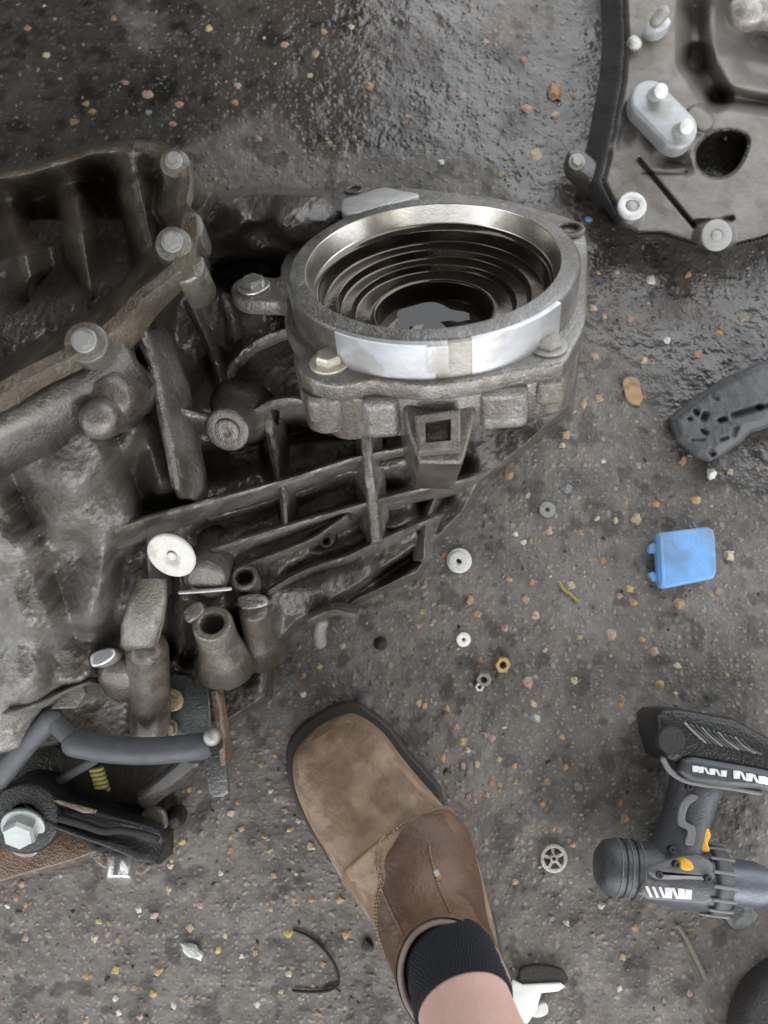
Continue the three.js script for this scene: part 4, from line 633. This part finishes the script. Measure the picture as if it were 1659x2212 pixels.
  mesh('chuck', planarUV(lathe([[0, L * .98], [.0155, L * .98], [.0165, L * 1.02], [.0165, L * 1.25], [.012, L * 1.4], [.006, L * 1.5], [.004, L * 1.7], [0, L * 1.7]], a0, ad, 30), .1), plain([0.15, 0.165, 0.2], .35, .4), t);
  const label = mesh('name_plate', slab([[1388, 1908], [1395, 1896], [1500, 1910], [1540, 1920], [1545, 1948], [1520, 1955], [1400, 1944], [1380, 1930]], .058, .012, .003), plain([0.17, 0.175, 0.18], .5, 0), t);
  letters(1395, 1926, 1494, 1932, .0588, 7, 12, label, 1.7);
  for (const [u, v, h] of [[1462, 1868, .063], [1425, 1890, .061], [1490, 1700, .0565], [1452, 1835, .058], [1530, 1898, .0625]]) mesh('screw', planarUV(lathe([[0, .0006], [.0010, .0006], [.0011, .0012], [.0024, .0012], [.0027, .0004], [.0027, -.004], [0, -.004]], P(u, v, h), V(0, 1, 0), 18), .05), M.black, t);
  mesh('trigger', slab([[1498, 1792], [1506, 1782], [1522, 1780], [1534, 1792], [1538, 1808], [1532, 1822], [1536, 1840], [1524, 1844], [1500, 1834], [1494, 1815]], .052, .02, .003, true), M.yellow, t).userData.label = 'bright yellow trigger';
  mesh('direction_switch', slab([[1468, 1862], [1480, 1856], [1494, 1862], [1500, 1876], [1492, 1882], [1474, 1878]], .064, .01, .002, true), M.yellow, t).userData.label = 'small yellow switch';
  mesh('shoulder', slab([[1400, 1880], [1440, 1862], [1480, 1850], [1520, 1852], [1545, 1870], [1548, 1905], [1500, 1908], [1410, 1898]], .060, .03, .005, true), plain([0.16, 0.165, 0.17], .5, 0), t);
}

// ---------------------------------------------------------------- the person's leg: bare shin, sock, boot
{
  const person = thing('person', 'leg stretched out in a brown leather ankle boot and black sock', 'person');
  const leatherMap = tex(512, (s, t) => { const a = fbm(s * 13, t * 13, 5, 13), b = fbm(s * 40, t * 40, 4, 40), d = sstep(0.40, 0.62, a); return lin(lerp(.19, .28, d) * (0.7 + .6 * b), lerp(.125, .198, d) * (0.7 + .6 * b), lerp(.078, .132, d) * (0.8 + .4 * b)); }, true);
  const leatherDark = tex(512, (s, t) => { const a = fbm(s * 6 + 4, t * 6, 5, 6), b = fbm(s * 40, t * 40, 4, 40), d = sstep(0.45, 0.7, a); return lin(lerp(.085, .14, d) * (0.8 + .4 * b), lerp(.045, .082, d) * (0.8 + .4 * b), lerp(.026, .05, d) * (0.8 + .4 * b)); }, true);
  const lb = tex(512, (s, t) => { const k = .5 * fbm(s * 30, t * 30, 4, 30) + .5 * fbm(s * 110, t * 110, 3, 110); return [k, k, k]; });
  const vampM = new THREE.MeshStandardMaterial({ map: leatherMap, bumpMap: lb, bumpScale: .0012, roughness: .68 }), darkM = new THREE.MeshStandardMaterial({ map: leatherDark, bumpMap: lb, bumpScale: .0012, roughness: .55 });
  const rubber = plain([0.018, 0.016, 0.014], .5, 0, { bumpScale: .001 });
  const T = P(704, 1562, .02), A = P(968, 2066, .12), fw = T.clone().sub(A).setY(0), L = fw.length(); fw.normalize(); const sd = V(-fw.z, 0, fw.x), A0 = A.clone().setY(0);   // sd points to the picture's right
  // a = metres ahead of the ankle, y, half width, half height, tilt, side shift
  const st = [[L + .001, .026, .004, .004, 0, -.004], [L - .003, .030, .024, .012, 0, -.003], [L - .012, .034, .0345, .020, 0, -.004], [L - .03, .038, .0425, .026, 0, -.004], [L - .055, .042, .0455, .031, 2, -.004], [L - .085, .046, .0478, .036, 5, -.001], [L - .112, .052, .0505, .041, 10, .002],
    [.066, .060, .0500, .047, 20, .004], [.044, .067, .0490, .053, 33, .005], [.024, .076, .0440, .056, 48, .003], [.009, .088, .0400, .053, 63, .000], [-.002, .101, .0368, .0485, 72, -.003], [-.010, .112, .0355, .0465, 74, -.004], [-.016, .122, .0352, .046, 72, -.005]];
  const NS = 72, NR = 44, curve = [0, 1, 2, 3, 4, 5].map(i => new THREE.CatmullRomCurve3(st.map((s, j) => V(j, s[i], 0)), false, 'catmullrom'));
  const par = (q) => curve.map(c => c.getPoint(clamp(q)).y);
  function B(q, th, off = 0) { // q 0 toe .. 1 collar; th angle, 0 = picture right, PI/2 = up, PI = left
    const [a, y, w, h, tl, sh] = par(q), tr = tl * Math.PI / 180, up = V(0, Math.cos(tr), 0).addScaledVector(fw, Math.sin(tr)), o = A0.clone().addScaledVector(fw, a).addScaledVector(sd, sh).add(V(0, y, 0));
    const c = Math.cos(th), s = Math.sin(th), e = lerp(.78, .95, sstep(.3, .8, q)), cc = Math.sign(c) * Math.abs(c) ** e, ss = Math.sign(s) * Math.abs(s) ** (s < 0 ? lerp(.6, .9, sstep(.3, .8, q)) : 1);
    const wr = .0052 * Math.sin(q * 88 + 2.2 * fbm(th * 2, q * 6, 3)) * sstep(.40, .47, q) * sstep(.62, .54, q) * Math.max(0, s) + .003 * (fbm(q * 12, th * 1.4 + 3, 3) - .5) * Math.max(.2, s);
    const p = o.addScaledVector(sd, cc * (w * .94 + off)).addScaledVector(up, ss * (h + off + wr)); if (p.y < .012) p.y = .012; return p;
  }
  const rings = Array.from({ length: NS + 1 }, (_, i) => Array.from({ length: NR }, (_, j) => B(i / NS, j / NR * 6.28319)));
  const boot = mesh('boot', planarUV(loft(rings, false), .22), vampM, person); boot.userData.label = 'brown leather ankle boot, tan and scuffed over the toe';
  const liner = Array.from({ length: 8 }, (_, i) => Array.from({ length: NR }, (_, j) => B(1 - i * .02, j / NR * 6.28319, -.0032)));
  mesh('lining', planarUV(loft([rings[NS], ...liner], false), .2), new THREE.MeshStandardMaterial({ color: rgb(.16, .12, .1), roughness: .8, side: THREE.DoubleSide }), boot);
  { const pts = Array.from({ length: 41 }, (_, j) => B(1, j / 40 * 6.28319, -.001)); mesh('collar_piping', planarUV(new THREE.TubeGeometry(new THREE.CatmullRomCurve3(pts, false), 80, .0018, 8), .2), plain([0.24, 0.18, 0.16], .7, 0), boot); }
  // darker quarter panel laid over the vamp, with a stitched edge
  const border = [[.585, .02], [.565, .35], [.56, .7], [.565, 1.1], [.585, 1.45], [.62, 1.68], [.665, 1.78], [.71, 1.80], [.75, 1.90], [.775, 2.15], [.79, 2.5], [.80, 2.9], [.81, 3.3]];
  const bc = new THREE.CatmullRomCurve3(border.map(([q, th]) => V(q, th, 0)), false, 'centripetal'), bp = bc.getPoints(70);
  const pr2 = bp.map(b => Array.from({ length: 26 }, (_, i) => { const k = i / 25; return B(lerp(b.x, .995, k), b.y, .0016 * sstep(0, .04, k)); }));
  { const pos = [], idx = []; for (const r of pr2) for (const p of r) pos.push(p.x, p.y, p.z); for (let i = 0; i < pr2.length - 1; i++) for (let j = 0; j < 25; j++) { const a = i * 26 + j; idx.push(a, a + 26, a + 1, a + 1, a + 26, a + 27); } const g = new THREE.BufferGeometry(); g.setAttribute('position', new THREE.Float32BufferAttribute(pos, 3)); g.setIndex(idx); g.computeVertexNormals(); darkM.side = THREE.DoubleSide; mesh('quarter_panel', planarUV(g, .2), darkM, boot).userData.label = 'darker brown leather panel'; }
  const stM = plain([0.34, 0.24, 0.14], .8, 0), stitch = (path, off, name) => { const gs = []; for (let i = 0; i < path.length - 1; i += 1) { const a = B(path[i][0], path[i][1], off), b = B(path[i + 1][0], path[i + 1][1], off), c = a.clone().lerp(b, .62); gs.push(new THREE.TubeGeometry(new THREE.LineCurve3(a, c), 1, .0006, 5)); } const m = mesh(name, planarUV(merge(gs), .1), stM, boot); m.userData.kind = 'stuff'; };
  for (const d of [-.018, -.034]) stitch(bc.getSpacedPoints(62).filter(p => p.y > 1.2).map(p => [p.x + d * 1, p.y + (p.x > .6 && p.x < .74 ? .05 + Math.abs(d) * 2.2 : 0)]), .0012, 'stitching');
  for (const th of [1.05, 1.98]) stitch(Array.from({ length: 26 }, (_, i) => [.70 + i * .0115 + (th > 1.5 ? .06 : 0), th - .004 * i]).filter(p => p[0] < .985), .0024, 'stitching');
  // sole and welt
  const so = []; for (let i = 0; i <= 40; i++) { const q = i / 40 * .5, [a, , w, , , sh] = par(q); so.push([a + .008 * sstep(14, 0, i), w * .94 + .0055 + .003 * sstep(20, 0, i), sh]); }
  const heel = [[.055, .039, .003], [.03, .036, .002], [.0, .035, .001], [-.03, .033, 0], [-.05, .025, 0], [-.058, .012, 0]];
  const right = [...so.filter(s => s[0] > .075), ...heel].map(([a, w, s]) => A0.clone().addScaledVector(fw, a).addScaledVector(sd, s + w)), left = [...so.filter(s => s[0] > .075), ...heel].map(([a, w, s]) => A0.clone().addScaledVector(fw, a).addScaledVector(sd, s - w));
  const solePts = [...right, ...left.reverse()];
  const sole = (y0, y1, off, name, m) => { const c = solePts.reduce((s, p) => s.add(p), V(0, 0, 0)).divideScalar(solePts.length), sh = new THREE.Shape(solePts.map(p => { const d = p.clone().sub(c); d.multiplyScalar(1 + off / d.length()); return new THREE.Vector2(c.x + d.x, -(c.z + d.z)); })); const g = new THREE.ExtrudeGeometry(sh, { depth: y1 - y0 - .003, bevelEnabled: true, bevelThickness: .0015, bevelSize: .0015, bevelSegments: 3 }).rotateX(-Math.PI / 2).translate(0, y0 + .0015, 0); return mesh(name, planarUV(toCreasedNormals(g, .6), .2), m, boot); };
  sole(.003, .018, 0, 'sole', rubber); sole(.0185, .0245, -.0015, 'welt', plain([0.028, 0.024, 0.02], .5, 0));
  { // woven pull tag at the seam
    const c = B(.80, 1.0, .003), e = B(.83, .95, .003), tg = (a, b, m) => { const g = new THREE.BoxGeometry(.0035, .0012, a.distanceTo(b)); const o = new THREE.Object3D(); o.position.copy(a).lerp(b, .5); o.lookAt(b); o.updateMatrix(); mesh('tag', planarUV(g.applyMatrix4(o.matrix), .1), m, boot); };
    tg(c, c.clone().lerp(e, .6), plain([.6, .6, .58], .8, 0)); tg(c.clone().lerp(e, .62), e, plain([.5, .25, .08], .8, 0));
  }
  // shin and sock share one axis
  const ld = V(.20, .80, .58).normalize(), lo = P(972, 2072, .118);
  const sx = V(1, 0, 0).addScaledVector(ld, -ld.x).normalize(), sy = ld.clone().cross(sx).normalize();
  const legR = (s, add = 0) => { const r = s < .05 ? lerp(.0280, .0306, clamp(s / .05)) : s < .2 ? lerp(.0306, .05, (s - .05) / .15) : lerp(.05, .055, Math.min(1, (s - .2) / .15)); return Array.from({ length: 48 }, (_, i) => { const a = i / 48 * 6.283, c = Math.cos(a), q = Math.sin(a); return lo.clone().addScaledVector(ld, s).addScaledVector(sx, c * (r * .98 + add)).addScaledVector(sy, q * (r * 1.08 + add) - (q > 0 ? 0 : 0) + (s > .08 ? -.01 * sstep(.08, .2, s) * (q < 0 ? -q : 0) : 0)); }); };
  const skinTex = tex(256, (s, t) => { const a = fbm(s * 6, t * 6, 4, 6), b = fbm(s * 60, t * 60, 3, 60); return lin(.62 + .1 * (a - .5) + .06 * (b - .5), .40 + .1 * (a - .5) + .05 * (b - .5), .34 + .1 * (a - .5) + .05 * (b - .5)); }, true);
  const skin = new THREE.MeshPhysicalMaterial({ map: skinTex, roughness: .55, bumpMap: lb, bumpScale: .0003, sheen: .2, sheenRoughness: .6 });
  mesh('leg', planarUV(loft(Array.from({ length: 40 }, (_, i) => legR(-.004 + i * .011, i ? 0 : -.004))), .15), skin, person);
  const sockTex = tex(256, (s, t) => { const k = .5 + .5 * Math.sin(s * 6.283 * 24); const n = vn(s * 120, t * 120, 120); const q = .6 * k + .4 * n; return [q, q, q]; });
  const sockM = new THREE.MeshStandardMaterial({ color: rgb(.010, .011, .015), roughness: .95, bumpMap: sockTex, bumpScale: .0012 });
  const sr = []; for (let i = 0; i <= 20; i++) sr.push(legR(-.018 + i * .0025, (i < 7 ? -.0012 * (7 - i) : 0) + .0022 + .0012 * Math.sin(i * 1.7) * .4)); sr.push(legR(.0335, .0012)); sr.push(legR(.0325, -.0005));
  mesh('sock', planarUV(loft(sr, false), .05), sockM, person);
}

renderer.render(scene, camera);
